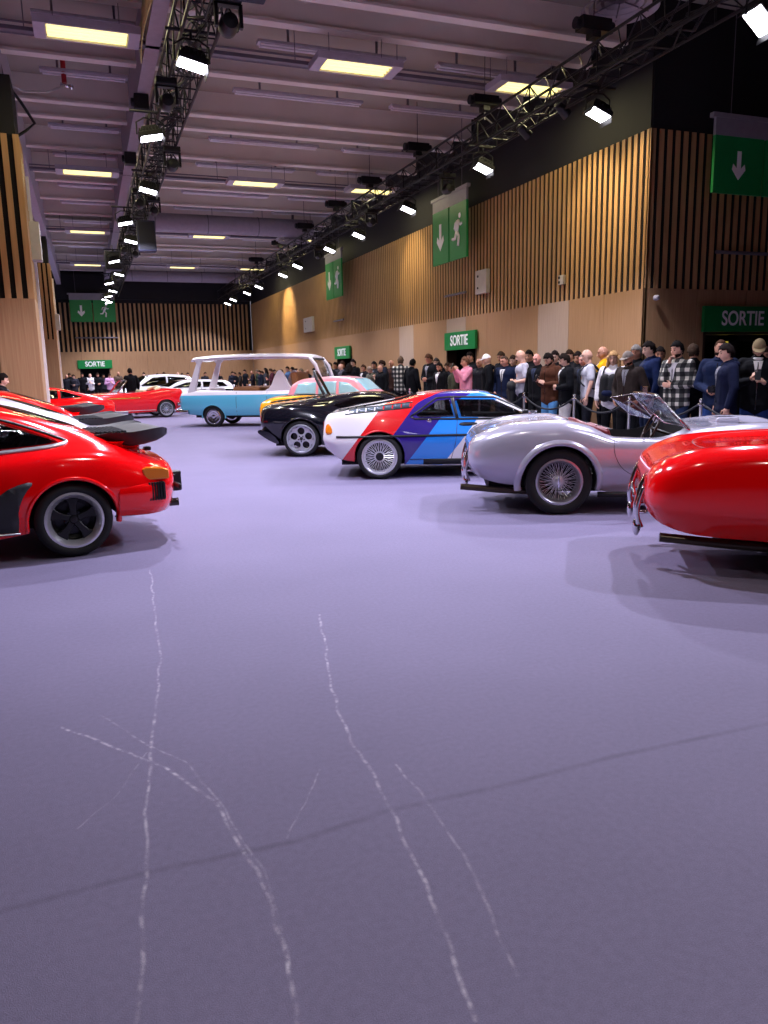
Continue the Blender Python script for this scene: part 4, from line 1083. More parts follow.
SILP = M('silver_car_paint', 'b4b1c0', .22, .3, 1.0, vary=.01)
t, B = roadster('silver open two-seat roadster with wire wheels and dark red seats', (4.41, 6.64), R(-25), SILP, M('oxblood_leather', '6e1e26', .45), tail=-.05)
# row of small louvres at the back of the deck
mb = MB()
for k in range(14): a = -.38 + k * .058; h = B.ray_cast(Vector((.12, a, 3)), Vector((0, 0, -1)))[0]; mb.tube([h + Vector((-.05, 0, .006)), h + Vector((.05, 0, .004))], .006, 6)
mb.build('deck_louvres', [SILP], t, smooth=True)
roadster('bright red roadster tail with chrome overriders, nearest car at right edge', (4.56, 3.56), R(-35), paint('deep_red_paint', 'fa060c', .12), M('black_leather'), tail=.26, flare=(.425, .014), pipe=-1.12)

# ================================================================== 3. wedge coupe with racing stripes
def livery():
    m = bpy.data.materials.new('striped_white_livery'); m.use_nodes = True; nt = m.node_tree; b = nt.nodes['Principled BSDF']; L = nt.links
    b.inputs['Roughness'].default_value = .25; b.inputs['Coat Weight'].default_value = 1; b.inputs['Coat Roughness'].default_value = .03
    tc = nt.nodes.new('ShaderNodeTexCoord'); sp = nt.nodes.new('ShaderNodeSeparateXYZ'); L.new(tc.outputs['Object'], sp.inputs[0])
    def mth(op, a, c, d=None):
        n = nt.nodes.new('ShaderNodeMath'); n.operation = op
        for i, v in enumerate((a, c, d)):
            if v is None: continue
            if isinstance(v, (int, float)): n.inputs[i].default_value = v
            else: L.new(v, n.inputs[i])
        return n.outputs[0]
    s = mth('SUBTRACT', sp.outputs[0], mth('MULTIPLY', sp.outputs[2], .78))
    ay = mth('MAXIMUM', mth('SUBTRACT', .76, mth('ABSOLUTE', sp.outputs[1], 0)), 0)
    hi = mth('MINIMUM', mth('MAXIMUM', mth('MULTIPLY', mth('SUBTRACT', sp.outputs[2], 1.0), 8), 0), 1)
    s = mth('SUBTRACT', s, mth('MULTIPLY', ay, hi))
    s = mth('DIVIDE', mth('ADD', s, 1.0), 3.0)
    cr = nt.nodes.new('ShaderNodeValToRGB'); cr.color_ramp.interpolation = 'CONSTANT'
    st = [(0, 'e6e2e4'), ((-.75 + 1) / 3, 'd8141c'), ((-.29 + 1) / 3, '2c1a78'), ((.20 + 1) / 3, '1f7fd8'), ((.73 + 1) / 3, 'dcd8da')]
    el = cr.color_ramp.elements
    el[0].position = 0; el[0].color = lin(st[0][1]); el[1].position = st[1][0]; el[1].color = lin(st[1][1])
    for p, c in st[2:]: e = el.new(p); e.color = lin(c)
    L.new(s, cr.inputs[0]); L.new(cr.outputs[0], b.inputs['Base Color'])
    return m
def wedge():
    body = livery()
    t = place('white wedge-shaped coupe with red, violet and blue diagonal racing stripes', 'striped_wedge_coupe', 'car', (3.70, 9.99), -1, R(-22), 1.80)
    T = [
     (-.79, (.64,.50), (.76,.55), (.78,.60), (.72,.66), (.62,.70), (0,.71)),
     (-.765, (.68,.44), (.81,.53), (.82,.62), (.76,.78), (.66,.84), (0,.85)),
     (-.70, (.70,.38), (.84,.52), (.84,.62), (.77,.86), (.68,.91), (0,.905)),
     (-.56, (.74,.28), (.86,.50), (.86,.60), (.79,.88), (.69,.935), (0,.91)),
     (-.30, (.80,.24), (.90,.50), (.90,.60), (.82,.90), (.68,.985), (0,.93)),
     (0.0, (.82,.22), (.91,.50), (.91,.62), (.82,.90), (.67,1.035), (0,.96)),
     (.30, (.82,.20), (.90,.50), (.89,.62), (.81,.88), (.64,1.085), (0,1.02)),
     (.60, (.80,.19), (.88,.48), (.87,.62), (.79,.84), (.60,1.145), (0,1.15)),
     (.95, (.80,.18), (.87,.48), (.86,.62), (.78,.80), (.58,1.16), (0,1.19)),
     (1.40,(.80,.18), (.87,.48), (.86,.62), (.78,.79), (.57,1.155), (0,1.19)),
     (1.65,(.80,.18), (.87,.48), (.86,.62), (.78,.785), (.56,1.11), (0,1.145)),
     (1.95,(.80,.19), (.87,.48), (.86,.62), (.76,.78), (.58,.95), (0,.975)),
     (2.25,(.81,.20), (.88,.48), (.87,.62), (.76,.775), (.60,.80), (0,.83)),
     (2.60,(.81,.22), (.89,.48), (.87,.62), (.76,.745), (.50,.755), (0,.765)),
     (3.00,(.78,.24), (.86,.46), (.84,.56), (.74,.67), (.50,.69), (0,.70)),
     (3.35,(.70,.28), (.80,.42), (.77,.50), (.68,.58), (.48,.60), (0,.61)),
     (3.52,(.60,.32), (.70,.40), (.68,.45), (.60,.51), (.42,.53), (0,.54))]
    bo = loft(T, 96).build('car_body', [body], t, smooth=True); B = bvh_of(bo)
    # two side windows: rear quarter (triangular) and door
    q = [(.50, .88), (.82, 1.075), (.99, 1.09), (1.06, .84), (.56, .84)]
    d = [(1.12, .84), (1.05, 1.09), (1.60, 1.075), (1.92, .93), (2.14, .815), (2.10, .80)]
    def shr(p, k): 
        cx = sum(a for a, _ in p) / len(p); cz = sum(b for _, b in p) / len(p); return [(cx + (a - cx) * k, cz + (b - cz) * k) for a, b in p]
    for s in (-1, 1):
        patch('quarter_window', B, q, GLM, t, 'side', s, .002, .004)
        patch('door_window', B, d, GLM, t, 'side', s, .002, .004)
        outer = [(.44, .86), (.80, 1.10), (1.00, 1.115), (1.62, 1.10), (1.95, .955), (2.22, .80), (1.1, .815), (.50, .825)]
        for i in range(len(outer)):
            a, b_ = outer[i], outer[(i + 1) % len(outer)]
        patch('window_surround', B, line_poly(outer + [outer[0]], .022), RUB, t, 'side', s, .006, .008, .08)
        patch('centre_pillar_trim', B, line_poly([(1.025, 1.10), (1.09, .82)], .045), RUB, t, 'side', s, .006, .008, .08)
        patch('waist_strip', B, [(-.60, .585), (2.9, .585), (2.9, .612), (-.60, .612)], RUB, t, 'side', s, .010, .012, .15)
        patch('sill_trim', B, [(.42, .19), (2.2, .19), (2.2, .27), (.42, .27)], RUB, t, 'side', s, .006, .008, .2)
        patch('door_seam', B, line_poly([(1.09, .82), (1.06, .5), (1.0, .27)], .007), M('seam_dark'), t, 'side', s, .0012, .002, .05)
        patch('door_seam', B, line_poly([(2.18, .79), (2.16, .5), (2.02, .27)], .007), M('seam_dark'), t, 'side', s, .0012, .002, .05)
        patch('door_handle', B, chaikin([(1.10, .735), (1.14, .77), (1.36, .765), (1.36, .735), (1.2, .715)], 1), RUB, t, 'side', s, .004, .006, .08)
        # louvre row along the buttress
        for k in range(7):
            x0 = -.42 + k * .123; z0 = .945 + k * .0125
            patch('buttress_louvre', B, [(x0, z0 - .036), (x0 + .105, z0 - .028), (x0 + .112, z0 + .032), (x0 + .008, z0 + .02)], M('louvre_glass_grey', '56626c', .25), t, 'side', s, .004, .006, .05)
        patch('louvre_frame', B, line_poly([(-.47, .905), (.45, .985), (.47, 1.055), (-.38, .975), (-.47, .905)], .014), RUB, t, 'side', s, .005, .006, .06)
        h = B.ray_cast(Vector((.70, s * 3, .80)), Vector((0, -s, 0)))[0]
        MB().lathe([(.001, s * .012), (.03, s * .01), (.034, 0)], 20, 'y', (h.x, h.y, h.z)).build('fuel_cap', [CHR], t, smooth=True)
        patch('rear_side_marker', B, chaikin([(-.745, .63), (-.745, .74), (-.71, .79), (-.66, .73), (-.65, .64)], 1), M('amber_lens'), t, 'side', s, .008, .012, .04)
        arch_lip(t, B, 0, .315, .352, .382, body, s, -8, 188, .008)
        arch_lip(t, B, 2.56, .31, .348, .375, body, s, -8, 188, .008)
        wheel(t, 0, s * .79, .315, .23, 'mesh', .238); wheel(t, 2.56, s * .78, .305, .2, 'mesh', .23)
        MB().prism(chaikin([(1.95, .86), (1.98, .93), (2.06, .93), (2.10, .87)], 1), s * .80, s * .92, lambda a, b, c: (a, c, b)).build('door_mirror', [RUB], t, bevel=.01)
    cut(bo, wheel_cutters((0, 2.56), .315, .45) + [side_cutter(shr(q, .94)), side_cutter(shr(d, .95)), MB().prism([(-.7, -.5), (-.7, .5), (.55, .5), (.55, -.5)], .915, 1.4)])
    # slatted engine cover between the buttresses
    mb = MB()
    for k in range(9): mb.box((-.62 + k * .13, -.5, .90 + k * .015), (-.52 + k * .13, .5, .925 + k * .015), Matrix.Rotation(R(-8), 3, 'Y'))
    mb.build('engine_cover_slats', [RUB], t)
    patch('windscreen', B, [(1.56, -.52), (1.56, .52), (2.20, .60), (2.20, -.60)], GLD, t, 'top', 1, .004, .005)
    patch('tail_lamp_panel', B, [(-.68, .66), (.68, .66), (.68, .82), (-.68, .82)], RUB, t, 'end', -1, .006, .01, .1)
    for s in (-1, 1):
        patch('tail_lamp', B, [(s * .36, .68), (s * .66, .68), (s * .66, .80), (s * .36, .80)], M('rear_red_lens'), t, 'end', -1, .012, .01, .1)
        MB().box((1.22, s * .34 - .2, .5), (1.36, s * .34 + .2, .98), Matrix.Rotation(R(-16), 3, 'Y')).ell((1.18, s * .34, 1.0), (.05, .12, .08)).build('seat', [SEATB], t, smooth=True, angle=50, bevel=.03)
    MB().box((-.80, -.74, .50), (-.72, .74, .58)).build('rear_bumper', [RUB], t, bevel=.015)
    MB().box((-.55, -.6, .18), (2.9, .6, .34)).build('underbody', [DARK], t)
wedge()

# ================================================================== 4. low black wedge supercar
def black_wedge():
    body = paint('gloss_black_paint', '0c0c14', .12)
    t = place('low glossy black supercar with silver five-hole wheels behind the striped coupe', 'black_supercar', 'car', (3.47, 13.39), -1, R(-22), 1.92)
    T = [
     (-.92, (.60,.44), (.78,.56), (.80,.66), (.70,.80), (.50,.86), (0,.87)),
     (-.84, (.70,.38), (.86,.54), (.88,.68), (.78,.84), (.58,.90), (0,.91)),
     (-.60, (.84,.32), (.96,.54), (.96,.70), (.86,.88), (.64,.93), (0,.93)),
     (-.20, (.90,.26), (1.0,.52), (1.0,.70), (.90,.91), (.62,.96), (0,.96)),
     (.20, (.90,.22), (1.0,.50), (1.0,.68), (.88,.90), (.60,1.00), (0,1.01)),
     (.60, (.88,.20), (.98,.48), (.96,.64), (.82,.84), (.56,1.05), (0,1.07)),
     (1.1, (.86,.18), (.94,.46), (.92,.62), (.80,.78), (.54,1.09), (0,1.105)),
     (1.5, (.86,.18), (.93,.46), (.91,.62), (.80,.77), (.53,1.07), (0,1.09)),
     (1.9, (.86,.19), (.94,.46), (.92,.62), (.78,.75), (.55,.93), (0,.95)),
     (2.3, (.88,.20), (.96,.46), (.94,.62), (.78,.72), (.55,.78), (0,.79)),
     (2.8, (.86,.22), (.95,.44), (.90,.58), (.74,.68), (.50,.68), (0,.68)),
     (3.2, (.74,.24), (.84,.38), (.80,.48), (.66,.55), (.44,.56), (0,.56)),
     (3.46,(.56,.28), (.66,.35), (.64,.40), (.54,.45), (.36,.46), (0,.46))]
    T = [(r[0] * (.80 if r[0] < 0 else 1),) + r[1:] for r in T]
    bo = loft(T, 90).build('car_body', [body], t, smooth=True); B = bvh_of(bo)
    w1 = [(.58, .90), (.98, 1.045), (1.42, 1.03), (1.78, .92), (2.05, .79), (1.6, .80), (.75, .83)]
    q1 = [(-.05, .93), (.50, 1.0), (.50, .92), (.1, .90)]
    for s in (-1, 1):
        patch('side_window', B, w1, GLD, t, 'side', s, .003, .005); patch('quarter_window', B, q1, GLD, t, 'side', s, .003, .005)
        patch('side_intake', B, chaikin([(.50, .50), (.52, .68), (.78, .72), (.95, .62), (.80, .46)], 1), DARK, t, 'side', s, .002, .003)
        arch_lip(t, B, 0, .32, .365, .40, body, s, -8, 188, .014); arch_lip(t, B, 2.65, .31, .36, .39, body, s, -8, 188, .01)
        wheel(t, 0, s * .84, .325, .27, 'holes', .248); wheel(t, 2.65, s * .82, .315, .22, 'holes', .242)
        patch('tail_lamp', B, chaikin([(s * .34, .66), (s * .80, .66), (s * .78, .76), (s * .34, .76)], 1), M('rear_red_lens'), t, 'end', -1, .008, .012, .08)
        MB().box((.95, s * .34 - .2, .5), (1.08, s * .34 + .2, .95), Matrix.Rotation(R(-16), 3, 'Y')).build('seat', [SEATB], t, bevel=.03)
    cut(bo, wheel_cutters((0, 2.65), .33, .5) + [side_cutter([(.66, .88), (1.0, 1.02), (1.40, 1.01), (1.75, .90), (1.95, .815), (1.6, .82), (.8, .85)])])
    patch('windscreen', B, [(1.42, -.5), (1.42, .5), (2.28, .58), (2.28, -.58)], GLD, t, 'top', 1, .004, .005)
    mb = MB()
    for k in range(8): mb.box((-.6 + k * .13, -.42, .95 + k * .013), (-.51 + k * .13, .42, .975 + k * .013), Matrix.Rotation(R(-10), 3, 'Y'))
    mb.build('engine_cover_slats', [RUB], t)
    # rear valance with kicked-up lip
    MB().prism(chaikin([(-.38, .22), (-.52, .26), (-.77, .42), (-.79, .48), (-.70, .50), (-.5, .40)], 1), -.9, .9, lambda a, b, c: (a, c, b)).build('rear_valance', [body], t, smooth=True, angle=40)
    patch('number_plate', B, [(-.26, .56), (.26, .56), (.26, .66), (-.26, .66)], M('plate_pale'), t, 'end', -1, .01, .006, .1)
    for s in (-1, 1): MB().cyl((-.6, s * .18, .4), (-.78, s * .18, .4), .04, n=14).build('exhaust_pipe', [M('exhaust_dark')], t, smooth=True, angle=40)
    MB().box((-.5, -.65, .18), (2.9, .65, .34)).build('underbody', [DARK], t)
black_wedge()
# ================================================================== second and third tail-winged coupes of the left row
WHITE = paint('silver_white_paint', 'd2ced8', .2)
turbo_coupe('silver-white coupe with black whale-tail spoiler directly behind the nearest red coupe', (-.36, 9.35), R(180 + 8), WHITE, glass=GLB)
turbo_coupe('red coupe with black whale-tail spoiler, third car of the left row', (-.62, 13.2), R(180 + 8), RED)

# ================================================================== closed cars further back
def small_car(label, name, loc, rz, body, T, side_win, screen, rear, wb, rr=.31, track=1.5, style='star', stripes=None):
    t = empty(name, (loc[0], loc[1], 0), rz, label, 'car')
    bo = loft(T, 70).build('car_body', [body], t, smooth=True); B = bvh_of(bo)
    for s in (-1, 1):
        for w_ in side_win: patch('side_window', B, w_, GLD, t, 'side', s, .003, .005)
        for x in (0, wb):
            arch_lip(t, B, x, rr, rr + .04, rr + .075, body, s, -8, 188, .008)
            wheel(t, x, s * (track / 2), rr, .2, style, rr * .72)
        for k in (-1, 1): pass
        patch('tail_lamp', B, [(s * .42, T[1][2][1] + .08), (s * .62, T[1][2][1] + .08), (s * .60, T[1][2][1] + .18), (s * .42, T[1][2][1] + .18)], M('rear_red_lens'), t, 'end', -1, .01, .012, .08)
        patch('headlamp', B, chaikin([(s * .40, T[-2][2][1] + .02), (s * .64, T[-2][2][1] + .02), (s * .62, T[-2][2][1] + .12), (s * .42, T[-2][2][1] + .10)], 1), M('lamp_lens_pale', 'dfe2e6', .1), t, 'end', 1, .01, .012, .08)
    cut(bo, wheel_cutters((0, wb), rr, .45))
    if screen: patch('windscreen', B, screen, GLD, t, 'top', 1, .004, .005)
    if rear: patch('rear_window', B, rear, GLD, t, 'top', 1, .004, .005)
    MB().box((T[2][0] + .3, -.6, .18), (T[-3][0], .6, .34)).build('underbody', [DARK], t)
    return t, B
TH = [(-.80, (.50,.36), (.66,.46), (.68,.66), (.62,.84), (.45,.90), (0,.91)),
      (-.74, (.66,.30), (.80,.46), (.80,.70), (.70,.92), (.52,1.05), (0,1.07)),
      (-.55, (.74,.24), (.86,.46), (.86,.74), (.74,.96), (.58,1.32), (0,1.36)),
      (-.2, (.76,.20), (.88,.46), (.86,.76), (.75,.96), (.60,1.43), (0,1.47)),
      (.8, (.76,.18), (.87,.46), (.86,.76), (.75,.95), (.61,1.48), (0,1.52)),
      (1.5, (.76,.18), (.87,.46), (.86,.76), (.74,.94), (.59,1.42), (0,1.46)),
      (2.0, (.76,.18), (.87,.46), (.86,.75), (.72,.93), (.58,1.10), (0,1.13)),
      (2.4, (.76,.20), (.88,.46), (.86,.74), (.70,.88), (.50,.94), (0,.96)),
      (2.9, (.74,.24), (.84,.44), (.80,.66), (.64,.78), (.44,.82), (0,.84)),
      (3.2, (.62,.28), (.72,.40), (.68,.56), (.54,.64), (.38,.68), (0,.69)),
      (3.28, (.50,.32), (.60,.40), (.58,.50), (.46,.57), (.30,.60), (0,.61))]
sw1 = [(-.42, 1.02), (-.25, 1.36), (.62, 1.42), (.62, 1.0)]; sw2 = [(.70, 1.0), (.70, 1.42), (1.30, 1.38), (1.86, 1.04), (1.8, 1.0)]
small_car('white modern hatchback beyond the red open roadster', 'hatchback', (3.92, 38.2), R(180 + 12), paint('white_car_paint', 'e2e2e6'), TH, [sw1, sw2], [(1.46, -.56), (1.46, .56), (2.02, .6), (2.02, -.6)], None, 2.45)
TL = [(r[0],) + tuple((w_, z if z < .9 else .9 + (z - .9) * .62) for w_, z in r[1:]) for r in TH]
def lowwin(w_): return [(a, b if b < .95 else .9 + (b - .9) * .6) for a, b in w_]
tt, BB = small_car('low white and lime-green sports car half hidden by the blue and white car', 'sports_car', (4.82, 33.1), R(180 + 12), M('white_car_paint'), TL, [lowwin([(-.42, 1.04), (-.25, 1.34), (.62, 1.40), (.62, 1.02)]), lowwin([(.70, 1.02), (.70, 1.40), (1.30, 1.36), (1.86, 1.06), (1.8, 1.02)])], [(1.46, -.56), (1.46, .56), (2.02, .6), (2.02, -.6)], None, 2.45)
patch('lime_flank', BB, [(-.6, .5), (-.3, .86), (2.9, .78), (3.0, .52)], M('lime_green_paint', '9fd020', .25), tt, 'side', 1, .004, .006, .15)
# red fastback
TF = [(-.95, (.50,.44), (.62,.52), (.62,.62), (.54,.72), (.36,.74), (0,.745)),
      (-.88, (.62,.36), (.74,.50), (.74,.66), (.62,.78), (.42,.80), (0,.805)),
      (-.5, (.72,.26), (.84,.50), (.83,.72), (.68,.86), (.48,.92), (0,.94)),
      (0, (.76,.22), (.87,.50), (.85,.76), (.70,.88), (.50,1.04), (0,1.08)),
      (.5, (.76,.18), (.85,.48), (.83,.72), (.68,.86), (.52,1.15), (0,1.19)),
      (1.0, (.76,.18), (.84,.48), (.82,.70), (.66,.85), (.52,1.20), (0,1.23)),
      (1.4, (.76,.18), (.84,.48), (.82,.70), (.66,.85), (.50,1.16), (0,1.19)),
      (1.9, (.76,.19), (.85,.48), (.83,.72), (.64,.82), (.50,.88), (0,.90)),
      (2.5, (.78,.22), (.87,.48), (.84,.74), (.62,.80), (.40,.79), (0,.80)),
      (3.0, (.70,.24), (.80,.44), (.76,.64), (.56,.70), (.36,.70), (0,.71)),
      (3.35, (.50,.30), (.60,.40), (.56,.50), (.44,.54), (.30,.55), (0,.55))]
TQ = [[(-.1, .92), (.28, 1.06), (.5, 1.12), (.5, .90)], [(.57, .90), (.57, 1.13), (1.0, 1.16), (1.35, 1.11), (1.78, .88), (1.5, .87)]]
small_car('low red fastback coupe with dark windows, fourth car of the left row', 'fastback_coupe', (-.35, 24.3), R(180 + 8), RED, TF, TQ, [(1.42, -.5), (1.42, .5), (1.92, .56), (1.92, -.56)], [(-.3, -.42), (-.3, .42), (.36, .42), (.36, -.42)], 2.35, style='spoke')

# ================================================================== red open car with large chrome windscreen
def convertible():
    body = paint('cherry_red_paint', 'e0101c', .16)
    t = place('long red open car with chrome windscreen and bright wheels, far left row', 'open_tourer', 'car', (2.55, 28.75), 1, R(180 + 10), 1.66)
    T = [(-.62, (.50,.44), (.66,.56), (.74,.80), (.70,.94), (.50,.94), (0,.88)),
         (-.54, (.66,.34), (.78,.54), (.80,.80), (.74,.99), (.52,.98), (0,.92)),
         (-.2, (.76,.26), (.84,.50), (.84,.78), (.76,1.0), (.54,.99), (0,.94)),
         (.4, (.78,.22), (.85,.48), (.84,.74), (.75,.95), (.56,.95), (0,.93)),
         (1.2, (.78,.20), (.84,.48), (.83,.72), (.74,.88), (.56,.90), (0,.92)),
         (1.9, (.78,.20), (.85,.48), (.83,.74), (.72,.88), (.50,.90), (0,.92)),
         (2.6, (.78,.22), (.86,.48), (.82,.74), (.68,.86), (.44,.87), (0,.88)),
         (3.3, (.74,.24), (.84,.46), (.78,.68), (.62,.80), (.40,.80), (0,.81)),
         (3.7, (.56,.30), (.66,.42), (.62,.58), (.50,.66), (.34,.68), (0,.68))]
    bo = loft(T, 70).build('car_body', [body], t, smooth=True); B = bvh_of(bo)
    cut(bo, wheel_cutters((0, 2.7), .30, .45) + [MB().prism(chaikin([(.25, -.56), (.25, .56), (1.55, .58), (1.62, 0), (1.55, -.58)], 1), .4, 1.4)])
    cream = M('cream_leather', 'd8c49a', .5)
    for s in (-1, 1):
        MB().box((.62, s * .3 - .24, .5), (.78, s * .3 + .24, .98), Matrix.Rotation(R(-14), 3, 'Y')).build('seat_back', [cream], t, bevel=.04)
        wheel(t, 0, s * .74, .30, .19, 'spoke', .225); wheel(t, 2.7, s * .74, .30, .19, 'spoke', .22)
        patch('chrome_sill', B, [(.36, .20), (2.3, .20), (2.3, .28), (.36, .28)], ALU, t, 'side', s, .01, .012, .2)
        patch('side_flash', B, [(.9, .70), (3.0, .70), (3.0, .73), (.9, .73)], M('gold_trim', 'd8a840', .25, .9), t, 'side', s, .008, .01, .2)
        patch('tail_lamp', B, [(s * .5, .70), (s * .70, .70), (s * .70, .90), (s * .5, .90)], M('rear_red_lens'), t, 'end', -1, .01, .02, .08)
        arch_lip(t, B, 0, .30, .345, .38, body, s, -8, 188, .008)
    def W(y, k): return (1.62 - .34 * k, y * (1 - .08 * k), .9 + .42 * k)
    f_ = MB().tube([W(-.64, 0), W(-.64, 1), W(0, 1.06), W(.64, 1), W(.64, 0)], .028, 8).build('windscreen_frame', [CHR], t, smooth=True)
    q = MB().add([W(-.62, 0), W(.62, 0), W(.62, 1), W(-.62, 1)], [(0, 1, 2, 3)]).build('windscreen_glass', [GLC], f_); so = q.modifiers.new('t', 'SOLIDIFY'); so.thickness = .006
    MB().tube(chaikin([(.3, -.5, .98), (.1, -.45, 1.04), (.05, 0, 1.06), (.1, .45, 1.04), (.3, .5, .98)], 2, False), .06, 8).build('folded_hood', [cream], t, smooth=True)
    MB().tube(chaikin([(-.4, -.84, .46), (-.78, -.7, .46), (-.84, 0, .46), (-.78, .7, .46), (-.4, .84, .46)], 2, False), .06, 10).build('rear_bumper', [CHR], t, smooth=True)
convertible()

# ================================================================== blue and white open-sided station car
def beach_wagon():
    blue = paint('sky_blue_paint', '5fb9d6', .25); wh = paint('cream_white_paint', 'e6e0e4', .25)
    t = place('light blue and white open-sided car with long white canopy roof', 'beach_wagon', 'car', (3.26, 22.41), -1, R(-30), 1.66)
    T = [(-1.02, (.60,.50), (.72,.60), (.74,.74), (.74,.84), (.60,.90), (0,.90)),
         (-.94, (.70,.40), (.80,.54), (.82,.74), (.80,.90), (.66,1.00), (0,1.0)),
         (-.5, (.78,.34), (.86,.52), (.87,.76), (.84,.92), (.74,1.05), (0,1.06)),
         (.4, (.80,.32), (.87,.52), (.87,.76), (.84,.92), (.76,1.02), (0,1.03)),
         (1.6, (.80,.32), (.87,.52), (.87,.76), (.84,.92), (.76,1.0), (0,1.0)),
         (2.8, (.80,.32), (.87,.52), (.87,.76), (.84,.92), (.76,1.02), (0,1.04)),
         (3.4, (.78,.34), (.86,.52), (.86,.76), (.80,.92), (.66,.98), (0,1.0)),
         (3.9, (.66,.40), (.76,.52), (.76,.70), (.68,.82), (.5,.86), (0,.87)),
         (4.0, (.5,.46), (.6,.54), (.6,.64), (.52,.72), (.4,.76), (0,.76))]
    m = bpy.data.materials.new('two_tone_paint'); m.use_nodes = True; nt = m.node_tree; b = nt.nodes['Principled BSDF']
    tc = nt.nodes.new('ShaderNodeTexCoord'); sp = nt.nodes.new('ShaderNodeSeparateXYZ'); gt = nt.nodes.new('ShaderNodeMath'); gt.operation = 'GREATER_THAN'; gt.inputs[1].default_value = .90
    mx = nt.nodes.new('ShaderNodeMix'); mx.data_type = 'RGBA'; mx.inputs[6].default_value = lin('5fb9d6'); mx.inputs[7].default_value = lin('e6e0e4')
    for a, c in ((tc.outputs['Object'], sp.inputs[0]), (sp.outputs[2], gt.inputs[0]), (gt.outputs[0], mx.inputs[0]), (mx.outputs[2], b.inputs['Base Color'])): nt.links.new(a, c)
    b.inputs['Roughness'].default_value = .25; b.inputs['Coat Weight'].default_value = 1
    bo = loft(T, 70).build('car_body', [m], t, smooth=True); B = bvh_of(bo)
    cut(bo, wheel_cutters((0, 2.95), .29, .45) + [MB().box((-.55, -.68, .55), (2.75, .68, 1.4))])
    # canopy roof slab
    rows = []; N = 25
    mb = MB(); vs = []; fs = []
    X = [-.66, -.62, -.5, 0, 1, 2, 2.6, 2.86, 2.94]; HW = [.60, .72, .82, .84, .84, .84, .82, .74, .62]; ZT_ = [1.88, 1.92, 1.98, 2.02, 2.04, 2.03, 2.00, 1.97, 1.93]; ZB_ = [1.86, 1.85, 1.87, 1.89, 1.90, 1.89, 1.87, 1.87, 1.89]
    for x, hw_, zt, zb in zip(X, HW, ZT_, ZB_):
        r_ = [(x, -hw_, (zt + zb) / 2 - .02), (x, -hw_ * .96, zt - .035), (x, -hw_ * .6, zt), (x, 0, zt + .015), (x, hw_ * .6, zt), (x, hw_ * .96, zt - .035), (x, hw_, (zt + zb) / 2 - .02), (x, hw_ * .95, zb), (x, 0, zb), (x, -hw_ * .95, zb)]
        vs += r_
    n = 10
    for i in range(len(X) - 1):
        for k in range(n): fs.append((i*n+k, i*n+(k+1) % n, (i+1)*n+(k+1) % n, (i+1)*n+k))
    fs += [tuple(range(n)), tuple((len(X)-1)*n + k for k in range(n-1, -1, -1))]
    mb.add(vs, fs); mb.build('canopy_roof', [wh], t, smooth=True, angle=50)
    for s in (-1, 1):
        y = s * .76
        for (xb, xt, w0, w1) in ((-.66, -.36, .19, .14),):
            MB().prism([(xb - w0 / 2, .98), (xb + w0 / 2 + .05, .98), (xt + w1 / 2, 1.80), (xt + w1 / 2 + .10, 1.90), (xt - w1 / 2 - .10, 1.90), (xt - w1 / 2, 1.80)], y - .04, y + .04, lambda a, b_, c: (a, c, b_)).build('roof_pillar', [wh], t, bevel=.02)
        MB().tube([(2.88, s * .74, 1.88), (3.04, s * .76, 1.68), (3.28, s * .76, 1.02)], .05, 10).build('windscreen_pillar', [wh], t, smooth=True)
        MB().prism(chaikin([(1.50, .98), (1.72, 1.10), (1.86, 1.45), (2.0, 1.60), (2.14, 1.45), (2.28, 1.10), (2.50, .98)], 1), s * .74 - .04, s * .74 + .04, lambda a, b_, c: (a, c, b_)).build('seat_side_wing', [wh], t, bevel=.02)
        wheel(t, 0, s * .73, .295, .19, 'cap', .2); wheel(t, 2.95, s * .73, .295, .19, 'cap', .2)
        arch_lip(t, B, 0, .29, .34, .37, m, s, -8, 188, .006)
        patch('door_seam', B, line_poly([(.72, .34), (.72, .98)], .012), M('seam_dark'), t, 'side', s, .0015, .002, .1)
        patch('door_seam', B, line_poly([(1.62, .34), (1.62, .98)], .012), M('seam_dark'), t, 'side', s, .0015, .002, .1)
        patch('tail_lamp', B, chaikin([(s * .58, .62), (s * .70, .62), (s * .70, .80), (s * .58, .80)], 1), M('rear_red_lens'), t, 'end', -1, .01, .02, .08)
    tan = M('tan_wicker', '9c6a42', .7, vary=.2, scale=60, bump=.4)
    MB().box((.55, -.64, .82), (1.35, .64, 1.12)).build('bench_seat', [tan], t, bevel=.06)
    MB().box((2.30, -.64, .85), (2.50, .64, 1.50), Matrix.Rotation(R(-10), 3, 'Y')).build('bench_seat_back', [tan], t, bevel=.05)
    MB().box((-.3, -.62, .6), (-.12, .62, 1.08)).build('rear_seat_back', [wh], t, bevel=.05)
    fr = [(3.28, -.74, 1.04), (2.92, -.72, 1.86), (2.92, .72, 1.86), (3.28, .74, 1.04)]
    f_ = MB().tube(fr, .03, 8, closed=True).build('windscreen_frame', [M('frame_dark_rubber', '3a3a3e', .5)], t, smooth=True)
    q = MB().add(fr, [(0, 1, 2, 3)]).build('windscreen_glass', [GLC], f_); so = q.modifiers.new('t', 'SOLIDIFY'); so.thickness = .006
    MB().tube(chaikin([(-.7, -.92, .44), (-1.14, -.8, .44), (-1.2, 0, .44), (-1.14, .8, .44), (-.7, .92, .44)], 2, False), .065, 10).build('rear_bumper', [CHR], t, smooth=True)
    MB().box((-.6, -.62, .26), (3.2, .62, .5)).build('underbody', [DARK], t)
beach_wagon()

